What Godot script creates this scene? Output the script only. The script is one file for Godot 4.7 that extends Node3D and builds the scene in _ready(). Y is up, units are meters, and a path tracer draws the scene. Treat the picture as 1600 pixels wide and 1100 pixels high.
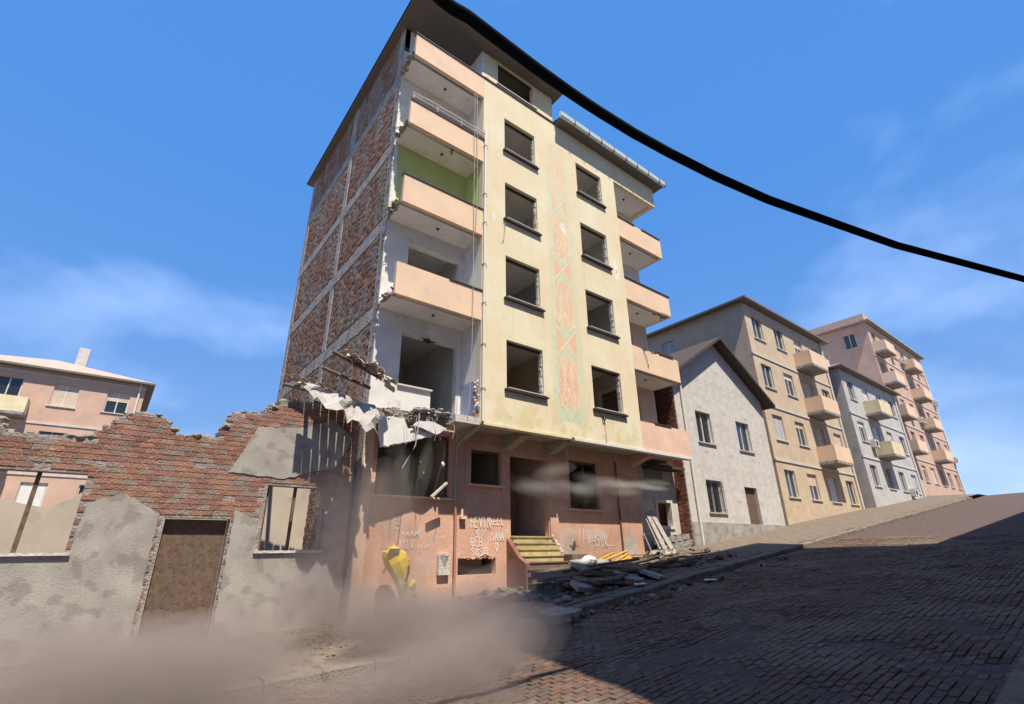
extends Node3D

# ---------------------------------------------------------------- mesh builder
class MB:
	var v := PackedVector3Array()
	var n := PackedVector3Array()
	var t := PackedVector2Array()
	var cols := PackedColorArray()
	var c := Color.WHITE

	func tri(a: Vector3, b: Vector3, d: Vector3) -> void:   # counter-clockwise seen from outside
		var nn := (b - a).cross(d - a).normalized()
		var ax := absf(nn.x)
		var ay := absf(nn.y)
		var az := absf(nn.z)
		for p: Vector3 in [a, d, b]:
			v.append(p)
			n.append(nn)
			cols.append(c)
			if az >= ax and az >= ay:
				t.append(Vector2(p.x, -p.y))
			elif ax >= ay:
				t.append(Vector2(p.z, -p.y))
			else:
				t.append(Vector2(p.x, p.z))

	func quad(a: Vector3, b: Vector3, d: Vector3, e: Vector3) -> void:
		tri(a, b, d)
		tri(a, d, e)

	func hexa(p: Array) -> void:   # p[0..3] bottom ring, p[4..7] top ring, counter-clockwise from above
		quad(p[3], p[2], p[1], p[0])
		quad(p[4], p[5], p[6], p[7])
		for i in 4:
			var j := (i + 1) % 4
			quad(p[i], p[j], p[j + 4], p[i + 4])

	func box(a: Vector3, b: Vector3) -> void:
		hexa([Vector3(a.x, a.y, b.z), Vector3(b.x, a.y, b.z), Vector3(b.x, a.y, a.z), Vector3(a.x, a.y, a.z),
			Vector3(a.x, b.y, b.z), Vector3(b.x, b.y, b.z), Vector3(b.x, b.y, a.z), Vector3(a.x, b.y, a.z)])

	func obox(x: Transform3D, s: Vector3) -> void:
		var h := s * 0.5
		var p := []
		for y: float in [-h.y, h.y]:
			p.append(x * Vector3(-h.x, y, h.z))
			p.append(x * Vector3(h.x, y, h.z))
			p.append(x * Vector3(h.x, y, -h.z))
			p.append(x * Vector3(-h.x, y, -h.z))
		hexa(p)

	# a box whose long edges are chamfered
	func bevel(a: Vector3, b: Vector3, r: float) -> void:
		prism(PackedVector2Array([Vector2(a.x + r, a.y), Vector2(b.x - r, a.y), Vector2(b.x, a.y + r), Vector2(b.x, b.y - r),
			Vector2(b.x - r, b.y), Vector2(a.x + r, b.y), Vector2(a.x, b.y - r), Vector2(a.x, a.y + r)]), a.z, b.z)

	func prism(poly: PackedVector2Array, z0: float, z1: float, x := Transform3D.IDENTITY) -> void:
		var q := poly.duplicate()
		if Geometry2D.is_polygon_clockwise(q):
			q.reverse()
		var idx := Geometry2D.triangulate_polygon(q)
		for i in range(0, idx.size(), 3):
			var a := q[idx[i]]
			var b := q[idx[i + 1]]
			var d := q[idx[i + 2]]
			if (b - a).cross(d - a) < 0:
				var sw := b
				b = d
				d = sw
			tri(x * Vector3(a.x, a.y, z1), x * Vector3(b.x, b.y, z1), x * Vector3(d.x, d.y, z1))
			tri(x * Vector3(a.x, a.y, z0), x * Vector3(d.x, d.y, z0), x * Vector3(b.x, b.y, z0))
		for i in q.size():
			var a := q[i]
			var b := q[(i + 1) % q.size()]
			quad(x * Vector3(a.x, a.y, z0), x * Vector3(b.x, b.y, z0), x * Vector3(b.x, b.y, z1), x * Vector3(a.x, a.y, z1))

	func tube(pts: Array, r: float, sides := 8) -> void:
		var rings := []
		for i in pts.size():
			var d: Vector3 = (pts[mini(i + 1, pts.size() - 1)] - pts[maxi(i - 1, 0)]).normalized()
			var u := d.cross(Vector3.UP if absf(d.y) < 0.9 else Vector3.RIGHT).normalized()
			var w := u.cross(d).normalized()
			var ring := []
			for k in sides:
				var an := TAU * k / sides
				ring.append([pts[i] + (u * cos(an) + w * sin(an)) * r, u * cos(an) + w * sin(an)])
			rings.append(ring)
		for i in pts.size() - 1:
			for k in sides:
				var k2 := (k + 1) % sides
				for p: Array in [rings[i][k], rings[i + 1][k2], rings[i + 1][k], rings[i][k], rings[i][k2], rings[i + 1][k2]]:
					v.append(p[0])
					n.append(p[1])
					cols.append(c)
					t.append(Vector2(k * 0.1, i * 0.1))
		for e: int in [0, pts.size() - 1]:
			for k in range(1, sides - 1):
				if e == 0:
					tri(rings[e][0][0], rings[e][k][0], rings[e][k + 1][0])
				else:
					tri(rings[e][0][0], rings[e][k + 1][0], rings[e][k][0])

	func swept(pts: Array, radii: Array, sides := 14) -> void:
		var rings := []
		for i in pts.size():
			var d: Vector3 = (pts[mini(i + 1, pts.size() - 1)] - pts[maxi(i - 1, 0)]).normalized()
			var u := d.cross(Vector3.BACK).normalized()
			var w := u.cross(d).normalized()
			var ring := []
			for k in sides:
				var an := TAU * k / sides
				var q := u * signf(cos(an)) * pow(absf(cos(an)), 0.7) + w * signf(sin(an)) * pow(absf(sin(an)), 0.7) * 0.8
				ring.append([pts[i] + q * radii[i], (u * cos(an) + w * sin(an)).normalized()])
			rings.append(ring)
		for i in pts.size() - 1:
			for k in sides:
				var k2 := (k + 1) % sides
				quad(rings[i][k][0], rings[i + 1][k][0], rings[i + 1][k2][0], rings[i][k2][0])
		for e: int in [0, pts.size() - 1]:
			for k in range(1, sides - 1):
				if e == 0:
					tri(rings[e][0][0], rings[e][k][0], rings[e][k + 1][0])
				else:
					tri(rings[e][0][0], rings[e][k + 1][0], rings[e][k][0])

	func rock(at: Vector3, r: Vector3, rg: RandomNumberGenerator) -> void:
		var g := 1.618
		var p := []
		for q: Vector3 in [Vector3(-1, g, 0), Vector3(1, g, 0), Vector3(-1, -g, 0), Vector3(1, -g, 0), Vector3(0, -1, g), Vector3(0, 1, g), Vector3(0, -1, -g), Vector3(0, 1, -g), Vector3(g, 0, -1), Vector3(g, 0, 1), Vector3(-g, 0, -1), Vector3(-g, 0, 1)]:
			p.append(q.normalized() * rg.randf_range(0.62, 1.15))
		var bs := Basis.from_euler(Vector3(rg.randf() * 6, rg.randf() * 6, rg.randf() * 6))
		for i in 12:
			p[i] = at + (bs * p[i]) * r
		for f: Array in [[0, 11, 5], [0, 5, 1], [0, 1, 7], [0, 7, 10], [0, 10, 11], [1, 5, 9], [5, 11, 4], [11, 10, 2], [10, 7, 6], [7, 1, 8], [3, 9, 4], [3, 4, 2], [3, 2, 6], [3, 6, 8], [3, 8, 9], [4, 9, 5], [2, 4, 11], [6, 2, 10], [8, 6, 7], [9, 8, 1]]:
			tri(p[f[0]], p[f[1]], p[f[2]])

	# a wall in the plane z = front, with rectangular openings cut through it
	func wall(x0: float, x1: float, y0: float, y1: float, front: float, thick: float, holes: Array, x := Transform3D.IDENTITY) -> void:
		var xs := [x0, x1]
		var ys := [y0, y1]
		for h: Rect2 in holes:
			for q: float in [h.position.x, h.end.x]:
				if q > x0 and q < x1 and not xs.has(q): xs.append(q)
			for q: float in [h.position.y, h.end.y]:
				if q > y0 and q < y1 and not ys.has(q): ys.append(q)
		xs.sort()
		ys.sort()
		var zb := front - thick
		var open := {}
		for i in xs.size() - 1:
			for j in ys.size() - 1:
				var m := Vector2((xs[i] + xs[i + 1]) / 2, (ys[j] + ys[j + 1]) / 2)
				for h: Rect2 in holes:
					if h.has_point(m): open[Vector2i(i, j)] = true
		for i in xs.size() - 1:
			for j in ys.size() - 1:
				if open.has(Vector2i(i, j)): continue
				var a: float = xs[i]
				var b: float = xs[i + 1]
				var d: float = ys[j]
				var e: float = ys[j + 1]
				quad(x * Vector3(a, d, front), x * Vector3(b, d, front), x * Vector3(b, e, front), x * Vector3(a, e, front))
				quad(x * Vector3(b, d, zb), x * Vector3(a, d, zb), x * Vector3(a, e, zb), x * Vector3(b, e, zb))
				if i == 0 or open.has(Vector2i(i - 1, j)):
					quad(x * Vector3(a, d, zb), x * Vector3(a, d, front), x * Vector3(a, e, front), x * Vector3(a, e, zb))
				if i == xs.size() - 2 or open.has(Vector2i(i + 1, j)):
					quad(x * Vector3(b, d, front), x * Vector3(b, d, zb), x * Vector3(b, e, zb), x * Vector3(b, e, front))
				if j == 0 or open.has(Vector2i(i, j - 1)):
					quad(x * Vector3(a, d, zb), x * Vector3(b, d, zb), x * Vector3(b, d, front), x * Vector3(a, d, front))
				if j == ys.size() - 2 or open.has(Vector2i(i, j + 1)):
					quad(x * Vector3(a, e, front), x * Vector3(b, e, front), x * Vector3(b, e, zb), x * Vector3(a, e, zb))

	func mesh() -> ArrayMesh:
		var arr := []
		arr.resize(Mesh.ARRAY_MAX)
		arr[Mesh.ARRAY_VERTEX] = v
		arr[Mesh.ARRAY_NORMAL] = n
		arr[Mesh.ARRAY_TEX_UV] = t
		arr[Mesh.ARRAY_COLOR] = cols
		var m := ArrayMesh.new()
		m.add_surface_from_arrays(Mesh.PRIMITIVE_TRIANGLES, arr)
		return m

# ---------------------------------------------------------------- helpers
var rng := RandomNumberGenerator.new()
var M := {}
var used := {}
var cam: Camera3D
const H := 2.9
const XL := -2.68      # left end of the building
const XR := 9.68       # right end
const R0 := 6.79       # where the right balconies begin
const GW := -1.1       # plane of the ground floor wall

func fl(k: int) -> float:      # underside of the slab of floor k
	return 2.36 + H * k

func numbered(s: String) -> String:
	used[s] = used.get(s, -1) + 1
	return s if used[s] == 0 else "%s_%03d" % [s, used[s]]

func tag(o: Node, label := "", category := "", group := "", kind := "") -> Node:
	if label: o.set_meta("label", label)
	if category: o.set_meta("category", category)
	if group: o.set_meta("group", group)
	if kind: o.set_meta("kind", kind)
	return o

func inst(m: Mesh, called: String, mat: Material, parent: Node = null) -> MeshInstance3D:
	var o := MeshInstance3D.new()
	o.mesh = m
	o.material_override = null
	for s in m.get_surface_count():
		o.set_surface_override_material(s, mat)
	if parent == null or parent == self:
		o.name = numbered(called)
		add_child(o, true)
	else:
		o.name = called
		parent.add_child(o, true)
	return o

func put(b: MB, called: String, mat: Material, parent: Node = null) -> MeshInstance3D:
	return inst(b.mesh(), called, mat, parent)

func node(called: String, parent: Node = null, at := Vector3.ZERO) -> Node3D:
	var o := Node3D.new()
	o.position = at
	if parent == null:
		o.name = numbered(called)
		add_child(o, true)
	else:
		o.name = called
		parent.add_child(o, true)
	return o

func kerb_y(x: float) -> float:
	if x < -40: return 0.489 - 37 * 0.03
	if x < -3: return 0.81 - 0.321 + (x + 3) * 0.03
	if x < 45: return 0.81 + 0.107 * x
	return 0.81 + 0.107 * 45 + (minf(x, 200) - 45) * 0.02

func pave_y(x: float, z: float) -> float:
	return kerb_y(x) + (2.0 - z) * 0.045

func road_y(x: float, z: float) -> float:
	return kerb_y(x) - 0.13 + 0.05 * sin(clampf((z - 2.2) / 6.8, 0, 1) * PI)

# ---------------------------------------------------------------- textures and materials
func noise_bytes(sd: int, freq: float, w: int, h: int, oct := 4) -> PackedByteArray:
	var f := FastNoiseLite.new()
	f.seed = sd
	f.noise_type = FastNoiseLite.TYPE_SIMPLEX_SMOOTH
	f.frequency = freq
	f.fractal_octaves = oct
	return f.get_seamless_image(w, h).get_data()

# colour texture from real-world (linear) base colours: fine grain, coarse patches, and a second matter (dirt, bare render) where the mask is high
var fields := {}
var gamma := PackedByteArray()

func field(kind: int, turn: int, size: int) -> PackedByteArray:
	var key := kind * 10 + turn % 3
	if not fields.has(key):
		fields[key] = noise_bytes(900 + key, [0.11, 0.008, 0.014][kind], size, size, [3, 4, 5][kind])
	return fields[key]

func grain_tex(sd: int, base: Color, second: Color, amount := 0.3, fine := 0.12, coarse := 0.15, size := 384) -> ImageTexture:
	if gamma.is_empty():
		gamma.resize(1025)
		for i in 1025:
			gamma[i] = int(255 * pow(i / 1024.0, 0.4545))
	var a := field(0, sd, size)
	var b := field(1, sd / 3, size)
	var d := field(2, sd / 9 + sd, size)
	var o := PackedByteArray()
	o.resize(size * size * 3)
	var thr := 255.0 * (1.0 - amount)
	var r0 := base.r * 1024
	var g0 := base.g * 1024
	var b0 := base.b * 1024
	var r1 := second.r * 1024 - r0
	var g1 := second.g * 1024 - g0
	var b1 := second.b * 1024 - b0
	var k := 0
	for i in size * size:
		var ai := a[i]
		var g := 1.0 + fine * (ai / 127.5 - 1.0) + coarse * (b[i] / 127.5 - 1.0)
		var m := clampf((d[i] + (ai - 127) * 0.25 - thr) / 30.0, 0, 1) * 0.8
		o[k] = gamma[clampi(int((r0 + r1 * m) * g), 0, 1024)]
		o[k + 1] = gamma[clampi(int((g0 + g1 * m) * g), 0, 1024)]
		o[k + 2] = gamma[clampi(int((b0 + b1 * m) * g), 0, 1024)]
		k += 3
	return ImageTexture.create_from_image(Image.create_from_data(size, size, false, Image.FORMAT_RGB8, o))

func bump_tex(sd: int, freq: float, oct := 4, size := 512) -> ImageTexture:
	var f := FastNoiseLite.new()
	f.seed = sd
	f.frequency = freq
	f.fractal_octaves = oct
	return ImageTexture.create_from_image(f.get_seamless_image(size, size))

func mat(called: String, tex: Texture2D, rough := 0.9, scale := 0.5, bump: Texture2D = null, depth := 0.5, tint := Color.WHITE) -> StandardMaterial3D:
	var m := StandardMaterial3D.new()
	m.resource_name = called
	m.albedo_color = tint
	m.albedo_texture = tex
	m.roughness = rough
	m.metallic_specular = 0.3
	m.uv1_triplanar = true
	m.uv1_world_triplanar = true
	m.uv1_scale = Vector3.ONE * scale
	if bump:
		m.heightmap_enabled = true
		m.heightmap_texture = bump
		m.heightmap_scale = depth
	M[called] = m
	return m

func flat(called: String, lin: Color, rough := 0.6, metal := 0.0) -> StandardMaterial3D:
	var m := StandardMaterial3D.new()
	m.resource_name = called
	m.albedo_color = lin.linear_to_srgb()
	m.roughness = rough
	m.metallic = metal
	M[called] = m
	return m

func facade_tex() -> ImageTexture:
	# the plaster sheet x 0..6.8, y 5.2..17.85: cream paint, olive damp stains, faded painted ornament, bare spots
	var w := 640
	var h := 1190
	var a := noise_bytes(11, 0.12, w, h, 3)
	var b := noise_bytes(12, 0.004, w, h, 4)
	var d := noise_bytes(13, 0.010, w, h, 5)
	var e := noise_bytes(14, 0.030, w, h, 4)
	var fs := FastNoiseLite.new()   # streaks: fast across, slow down
	fs.seed = 15
	fs.frequency = 0.05
	var o := PackedByteArray()
	o.resize(w * h * 3)
	var cream := Color(0.74, 0.645, 0.455)
	var pale := Color(0.76, 0.71, 0.53)
	var olive := Color(0.56, 0.49, 0.24)
	var warm := Color(0.76, 0.61, 0.42)
	var mint := Color(0.50, 0.62, 0.47)
	var pink := Color(0.74, 0.40, 0.27)
	var brown := Color(0.50, 0.36, 0.22)
	var bare := Color(0.80, 0.78, 0.72)
	var spots := [[6.35, 12.06, 0.15, 0.5], [6.30, 12.45, 0.10, 0.2], [3.50, 12.95, 0.17, 0.14], [3.62, 12.75, 0.12, 0.2], [3.80, 11.87, 0.07, 0.06], [4.36, 9.21, 0.06, 0.05], [6.44, 9.61, 0.03, 0.10], [6.31, 15.5, 0.04, 0.09], [6.58, 15.4, 0.05, 0.12], [0.53, 15.03, 0.05, 0.12], [0.45, 11.9, 0.06, 0.2], [0.5, 9.59, 0.05, 0.10], [3.78, 9.0, 0.06, 0.05], [0.75, 14.9, 0.03, 0.05], [0.9, 6.9, 0.10, 0.015]]
	var rr := RandomNumberGenerator.new()
	rr.seed = 91
	for i in 26:
		var wx: float = [0.9, 2.31, 4.48, 5.94, 0.05, 6.75][rr.randi() % 6] + rr.randf_range(-0.12, 0.12)
		spots.append([wx, rr.randf_range(5.4, 17.4), rr.randf_range(0.015, 0.05), rr.randf_range(0.02, 0.09)])
	for j in h:
		var y := 17.85 - (j + 0.5) / h * 12.65
		var low := clampf((6.6 - y) / 1.2, 0, 1)
		for i in w:
			var q := j * w + i
			var x := (i + 0.5) / w * 6.8
			var nb := b[q] / 255.0
			var nd := d[q] / 255.0
			var ne := e[q] / 255.0
			var c := cream.lerp(pale, clampf((nb - 0.35) * 2.2, 0, 1))
			c = c.lerp(warm, clampf((nd - 0.55) * 2.5, 0, 1) * 0.3)
			var st := fs.get_noise_2d(x * 60, y * 2.0) * 0.5 + 0.5
			# damp: runs under the sills and a blotchy band along the bottom edge
			var damp := clampf((nd + ne * 0.4 - 0.62) * 4.0, 0, 1) * (0.12 + 0.7 * low)
			for wx: Array in [[0.9, 2.31], [4.48, 5.94]]:
				if x > wx[0] - 0.1 and x < wx[1] + 0.1:
					var k := floorf((y - 3.39) / 2.9)
					var under := 3.39 + 2.9 * (k + 1) - y
					if under > 0 and under < 1.1:
						damp = maxf(damp, clampf((st - 0.48) * 4, 0, 1) * (1.0 - under / 1.1) * 0.45)
			c = c.lerp(olive, damp * 0.55)
			# painted ornament
			var xm := x - 3.40 - (y - 11.0) * 0.004
			var half := 0.56 - (y - 5.7) * 0.011
			if y > 5.66 and y < 16.7 and absf(xm) < half + 0.25:
				var fade := clampf(1.15 - (y - 5.6) / 15.0, 0.45, 1.0) * (0.58 + 0.6 * nb)
				var s := fposmod(y - 5.66 - 0.42, 2.76) / 2.76     # 0..1 in one repeat: oval, then cross
				var u := xm / (half * 0.82)
				var p := c
				if absf(xm) > half - 0.10:
					p = c.lerp(mint, 0.95 * clampf((half + 0.22 - absf(xm)) / 0.2, 0, 1) * (0.4 + 0.6 * ne))
				elif s < 0.62:
					var vv := (s / 0.62 - 0.5) * 2.0
					var wob := (ne - 0.5) * 0.35
					var el := u * u + vv * vv * 0.75 + wob
					p = pink.lerp(pale, clampf((nd - 0.4) * 1.5, 0, 0.5))
					if el > 1.25: p = p.lerp(mint, 0.4)
					if absf(el - 1.0) < 0.07 and ne > 0.36: p = pale
					if absf(absf(u) - 0.42 + vv * 0.16 + wob * 0.6) < 0.05 and absf(vv) < 0.75: p = pale.lerp(pink, 0.25)
					if absf(absf(u) * 1.3 + vv * 0.8 + 0.25 + wob) < 0.06: p = pale.lerp(pink, 0.2)
					if absf(u + wob) < 0.04 and vv > -0.2 and vv < 0.7: p = brown.lerp(pink, 0.6)
					var curl := sin(vv * 9.0 + absf(u) * 7.0 + wob * 6.0)
					if absf(curl) < 0.16 and el < 0.95: p = p.lerp(pale, 0.7)
					if absf(curl - 0.6) < 0.10 and el > 0.5 and el < 1.2: p = p.lerp(brown, 0.35)
				else:
					var vv := ((s - 0.62) / 0.38 - 0.5) * 2.0
					p = mint if absf(vv) > absf(u) else pink
					if absf(absf(vv) - absf(u) + (ne - 0.5) * 0.3) < 0.08 and ne > 0.35: p = pale
					if absf(sin(u * 6.0 + vv * 5.0) - 0.3) < 0.14: p = p.lerp(pale, 0.5)
					if absf(absf(vv) - absf(u) - 0.13) < 0.03: p = brown
				if y < 6.08 and absf(xm) < half - 0.1:
					p = mint
					if absf(absf(xm) - (y - 5.66) * 0.75 - 0.04) < 0.018: p = brown
				c = c.lerp(p, clampf(fade * (0.55 + 0.5 * ne), 0, 0.9))
			for sp: Array in spots:
				var r := Vector2((x - sp[0]) / sp[2], (y - sp[1]) / sp[3]).length() + (ne - 0.5) * 1.6
				if r < 0.9: c = c.lerp(bare, clampf((0.9 - r) * 5, 0, 1) * 0.9)
				if r < -0.05: c = Color(0.12, 0.1, 0.08)
			var g := 1.0 + 0.03 * (a[q] / 127.5 - 1.0) - clampf((st - 0.68) * 2.0, 0, 1) * 0.16
			if ne > 0.80: g *= 0.93
			o[q * 3] = int(255 * pow(clampf(c.r * g, 0, 1), 0.4545))
			o[q * 3 + 1] = int(255 * pow(clampf(c.g * g, 0, 1), 0.4545))
			o[q * 3 + 2] = int(255 * pow(clampf(c.b * g, 0, 1), 0.4545))
	return ImageTexture.create_from_image(Image.create_from_data(w, h, false, Image.FORMAT_RGB8, o))

func make_materials() -> void:
	var rough := bump_tex(3, 0.05, 5)
	var lumpy := bump_tex(4, 0.012, 5)
	var fine := bump_tex(5, 0.15, 3)
	var m := mat("facade", facade_tex(), 0.92, 1.0, fine, 0.25)
	m.uv1_triplanar = false
	m.uv1_world_triplanar = false
	m.uv1_scale = Vector3(1 / 6.8, 1 / 12.65, 1)
	m.uv1_offset = Vector3(0, 17.85 / 12.65, 0)
	m.heightmap_enabled = false
	mat("cream", grain_tex(21, Color(0.73, 0.645, 0.43), Color(0.6, 0.55, 0.36), 0.25, 0.05, 0.1), 0.92, 0.3, fine, 0.3)
	mat("peach", grain_tex(24, Color(0.77, 0.575, 0.42), Color(0.70, 0.54, 0.41), 0.3, 0.04, 0.07), 0.9, 0.23, fine, 0.25)
	mat("rose", grain_tex(27, Color(0.74, 0.52, 0.40), Color(0.74, 0.60, 0.46), 0.35, 0.05, 0.08), 0.9, 0.25, fine, 0.25)
	mat("pink", grain_tex(30, Color(0.63, 0.385, 0.285), Color(0.60, 0.46, 0.38), 0.34, 0.05, 0.10), 0.93, 0.37, rough, 0.5)
	mat("white_plaster", grain_tex(33, Color(0.70, 0.70, 0.68), Color(0.50, 0.49, 0.46), 0.22, 0.05, 0.10), 0.92, 0.4, fine, 0.3)
	mat("loggia_plaster", grain_tex(34, Color(0.70, 0.68, 0.61), Color(0.54, 0.52, 0.46), 0.24, 0.05, 0.10), 0.92, 0.4, fine, 0.3)
	mat("pipe_yellow", grain_tex(37, Color(0.56, 0.36, 0.06), Color(0.30, 0.19, 0.07), 0.36, 0.08, 0.12), 0.6, 1.6)
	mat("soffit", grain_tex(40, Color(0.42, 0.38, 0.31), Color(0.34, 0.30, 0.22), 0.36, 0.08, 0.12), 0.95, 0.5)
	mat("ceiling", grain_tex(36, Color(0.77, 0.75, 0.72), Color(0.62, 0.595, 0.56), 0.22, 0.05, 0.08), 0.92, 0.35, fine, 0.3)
	mat("green_paint", grain_tex(39, Color(0.52, 0.58, 0.22), Color(0.56, 0.57, 0.33), 0.25, 0.05, 0.08), 0.85, 0.4, fine, 0.3)
	mat("grey_paint", grain_tex(42, Color(0.42, 0.44, 0.47), Color(0.33, 0.33, 0.33), 0.25, 0.05, 0.08), 0.85, 0.4, fine, 0.3)
	mat("blue_wall", grain_tex(45, Color(0.33, 0.37, 0.52), Color(0.42, 0.45, 0.55), 0.25, 0.05, 0.08), 0.5, 0.4)
	mat("beige_room", grain_tex(48, Color(0.60, 0.50, 0.40), Color(0.46, 0.39, 0.31), 0.3, 0.05, 0.1), 0.9, 0.3)
	mat("dim_room", grain_tex(51, Color(0.50, 0.44, 0.37), Color(0.40, 0.35, 0.29), 0.3, 0.06, 0.1), 0.9, 0.3)
	mat("concrete", grain_tex(54, Color(0.34, 0.325, 0.31), Color(0.19, 0.18, 0.17), 0.42, 0.16, 0.22), 0.95, 0.6, rough, 2.0)
	mat("old_concrete", grain_tex(56, Color(0.38, 0.345, 0.31), Color(0.27, 0.22, 0.185), 0.42, 0.18, 0.22), 0.95, 0.5, rough, 2.0)
	mat("raw_concrete", grain_tex(57, Color(0.27, 0.245, 0.215), Color(0.17, 0.155, 0.135), 0.35, 0.18, 0.2), 0.97, 0.8, lumpy, 4.0)
	mat("mortar", grain_tex(60, Color(0.30, 0.26, 0.24), Color(0.38, 0.36, 0.35), 0.35, 0.12, 0.15), 0.97, 0.6, rough, 1.5)
	m = mat("brick", grain_tex(63, Color(0.8, 0.8, 0.8), Color(0.85, 0.88, 0.92), 0.3, 0.16, 0.15), 0.95, 0.7, rough, 1.2)
	m.vertex_color_use_as_albedo = true
	m = mat("stone_mix", grain_tex(66, Color(0.8, 0.8, 0.8), Color(0.6, 0.58, 0.55), 0.3, 0.2, 0.15), 0.96, 1.2, rough, 1.5)
	m.vertex_color_use_as_albedo = true
	mat("pavement", grain_tex(69, Color(0.19, 0.155, 0.125), Color(0.125, 0.10, 0.08), 0.4, 0.2, 0.2), 0.95, 0.6, rough, 2.0)
	mat("kerb", grain_tex(70, Color(0.205, 0.175, 0.145), Color(0.125, 0.10, 0.085), 0.4, 0.2, 0.2), 0.95, 0.6, rough, 2.0)
	mat("road_bed", grain_tex(72, Color(0.115, 0.085, 0.08), Color(0.08, 0.065, 0.06), 0.4, 0.2, 0.2), 0.95, 0.8, rough, 2.0)
	m = mat("paver", grain_tex(75, Color(0.85, 0.85, 0.85), Color(0.6, 0.6, 0.6), 0.35, 0.2, 0.2), 0.9, 0.9, rough, 0.8)
	m.vertex_color_use_as_albedo = true
	mat("earth", grain_tex(78, Color(0.20, 0.17, 0.135), Color(0.14, 0.13, 0.09), 0.4, 0.2, 0.2), 0.97, 0.2, rough, 3.0)
	mat("grey_render", grain_tex(81, Color(0.36, 0.34, 0.315), Color(0.25, 0.235, 0.215), 0.4, 0.10, 0.2), 0.95, 0.35, fine, 0.4)
	mat("pale_render", grain_tex(84, Color(0.56, 0.545, 0.52), Color(0.43, 0.41, 0.385), 0.28, 0.07, 0.12), 0.94, 0.5, rough, 1.0)
	mat("wood", grain_tex(87, Color(0.46, 0.43, 0.39), Color(0.30, 0.26, 0.22), 0.4, 0.15, 0.2), 0.85, 1.5, rough, 0.6)
	mat("dark_wood", grain_tex(90, Color(0.16, 0.11, 0.078), Color(0.10, 0.072, 0.055), 0.4, 0.15, 0.2), 0.85, 1.5, rough, 0.6)
	mat("roof_tile", grain_tex(93, Color(0.44, 0.35, 0.28), Color(0.42, 0.38, 0.34), 0.45, 0.15, 0.2), 0.9, 1.1, rough, 0.6)
	mat("dark_tile", grain_tex(96, Color(0.075, 0.06, 0.058), Color(0.10, 0.085, 0.08), 0.4, 0.15, 0.2), 0.85, 1.0, rough, 0.6)
	mat("steps", grain_tex(99, Color(0.50, 0.42, 0.22), Color(0.34, 0.29, 0.18), 0.38, 0.1, 0.15), 0.85, 0.8, rough, 0.6)
	mat("steps_brown", grain_tex(102, Color(0.20, 0.14, 0.105), Color(0.13, 0.095, 0.075), 0.38, 0.12, 0.15), 0.85, 0.8, rough, 0.6)
	mat("step_side", grain_tex(105, Color(0.25, 0.12, 0.09), Color(0.18, 0.10, 0.08), 0.38, 0.12, 0.15), 0.9, 0.8, rough, 0.6)
	flat("coping", Color(0.055, 0.038, 0.034), 0.6)
	flat("sill_stone", Color(0.50, 0.45, 0.42), 0.55)
	flat("pvc", Color(0.70, 0.67, 0.60), 0.45)
	flat("pvc_pink", Color(0.42, 0.22, 0.17), 0.6)
	flat("rail", Color(0.62, 0.58, 0.55), 0.4, 0.2)
	flat("frame_dark", Color(0.05, 0.04, 0.035), 0.6)
	flat("frame_white", Color(0.62, 0.60, 0.56), 0.5)
	flat("metal_sheet", Color(0.72, 0.82, 0.79), 0.5)
	flat("eave_board", Color(0.17, 0.15, 0.13), 0.8)
	flat("cable", Color(0.008, 0.009, 0.014), 0.9).metallic_specular = 0.12
	flat("thin_wire", Color(0.40, 0.37, 0.33), 0.6)
	flat("rust", Color(0.16, 0.085, 0.05), 0.8)
	mat("spray_white", grain_tex(118, Color(0.76, 0.69, 0.63), Color(0.66, 0.50, 0.41), 0.36, 0.05, 0.08), 0.9, 2.5)
	flat("spray_grey", Color(0.33, 0.38, 0.40), 0.85)
	mat("spray_green", grain_tex(115, Color(0.50, 0.50, 0.43), Color(0.60, 0.43, 0.34), 0.42, 0.06, 0.08), 0.9, 0.8)
	mat("spray_lilac", grain_tex(112, Color(0.57, 0.46, 0.42), Color(0.62, 0.43, 0.34), 0.4, 0.06, 0.08), 0.9, 0.8)
	mat("door_brown", grain_tex(109, Color(0.27, 0.15, 0.08), Color(0.18, 0.10, 0.06), 0.35, 0.12, 0.2), 0.7, 1.2)
	var gl := flat("glass_dark", Color(0.05, 0.06, 0.065), 0.05)
	gl.transparency = BaseMaterial3D.TRANSPARENCY_ALPHA
	gl.albedo_color.a = 0.3
	flat("lamp_black", Color(0.02, 0.02, 0.02), 0.7)
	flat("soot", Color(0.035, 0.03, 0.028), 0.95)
	mat("yellow_paint", grain_tex(108, Color(0.83, 0.60, 0.02), Color(0.55, 0.40, 0.06), 0.28, 0.06, 0.1), 0.5, 1.2)
	mat("sack", grain_tex(111, Color(0.74, 0.73, 0.70), Color(0.55, 0.53, 0.50), 0.25, 0.05, 0.1), 0.8, 1.0, rough, 1.0)
	mat("sheet_cloth", grain_tex(114, Color(0.42, 0.40, 0.385), Color(0.28, 0.26, 0.25), 0.35, 0.1, 0.15), 0.9, 1.0, rough, 1.0)
	mat("block_ochre", grain_tex(117, Color(0.55, 0.45, 0.33), Color(0.45, 0.38, 0.3), 0.3, 0.06, 0.1), 0.92, 0.2)
	mat("block_grey", grain_tex(120, Color(0.50, 0.50, 0.49), Color(0.4, 0.4, 0.39), 0.3, 0.06, 0.1), 0.92, 0.2)
	mat("block_salmon", grain_tex(123, Color(0.58, 0.40, 0.31), Color(0.5, 0.38, 0.3), 0.3, 0.06, 0.1), 0.92, 0.2)
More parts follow.
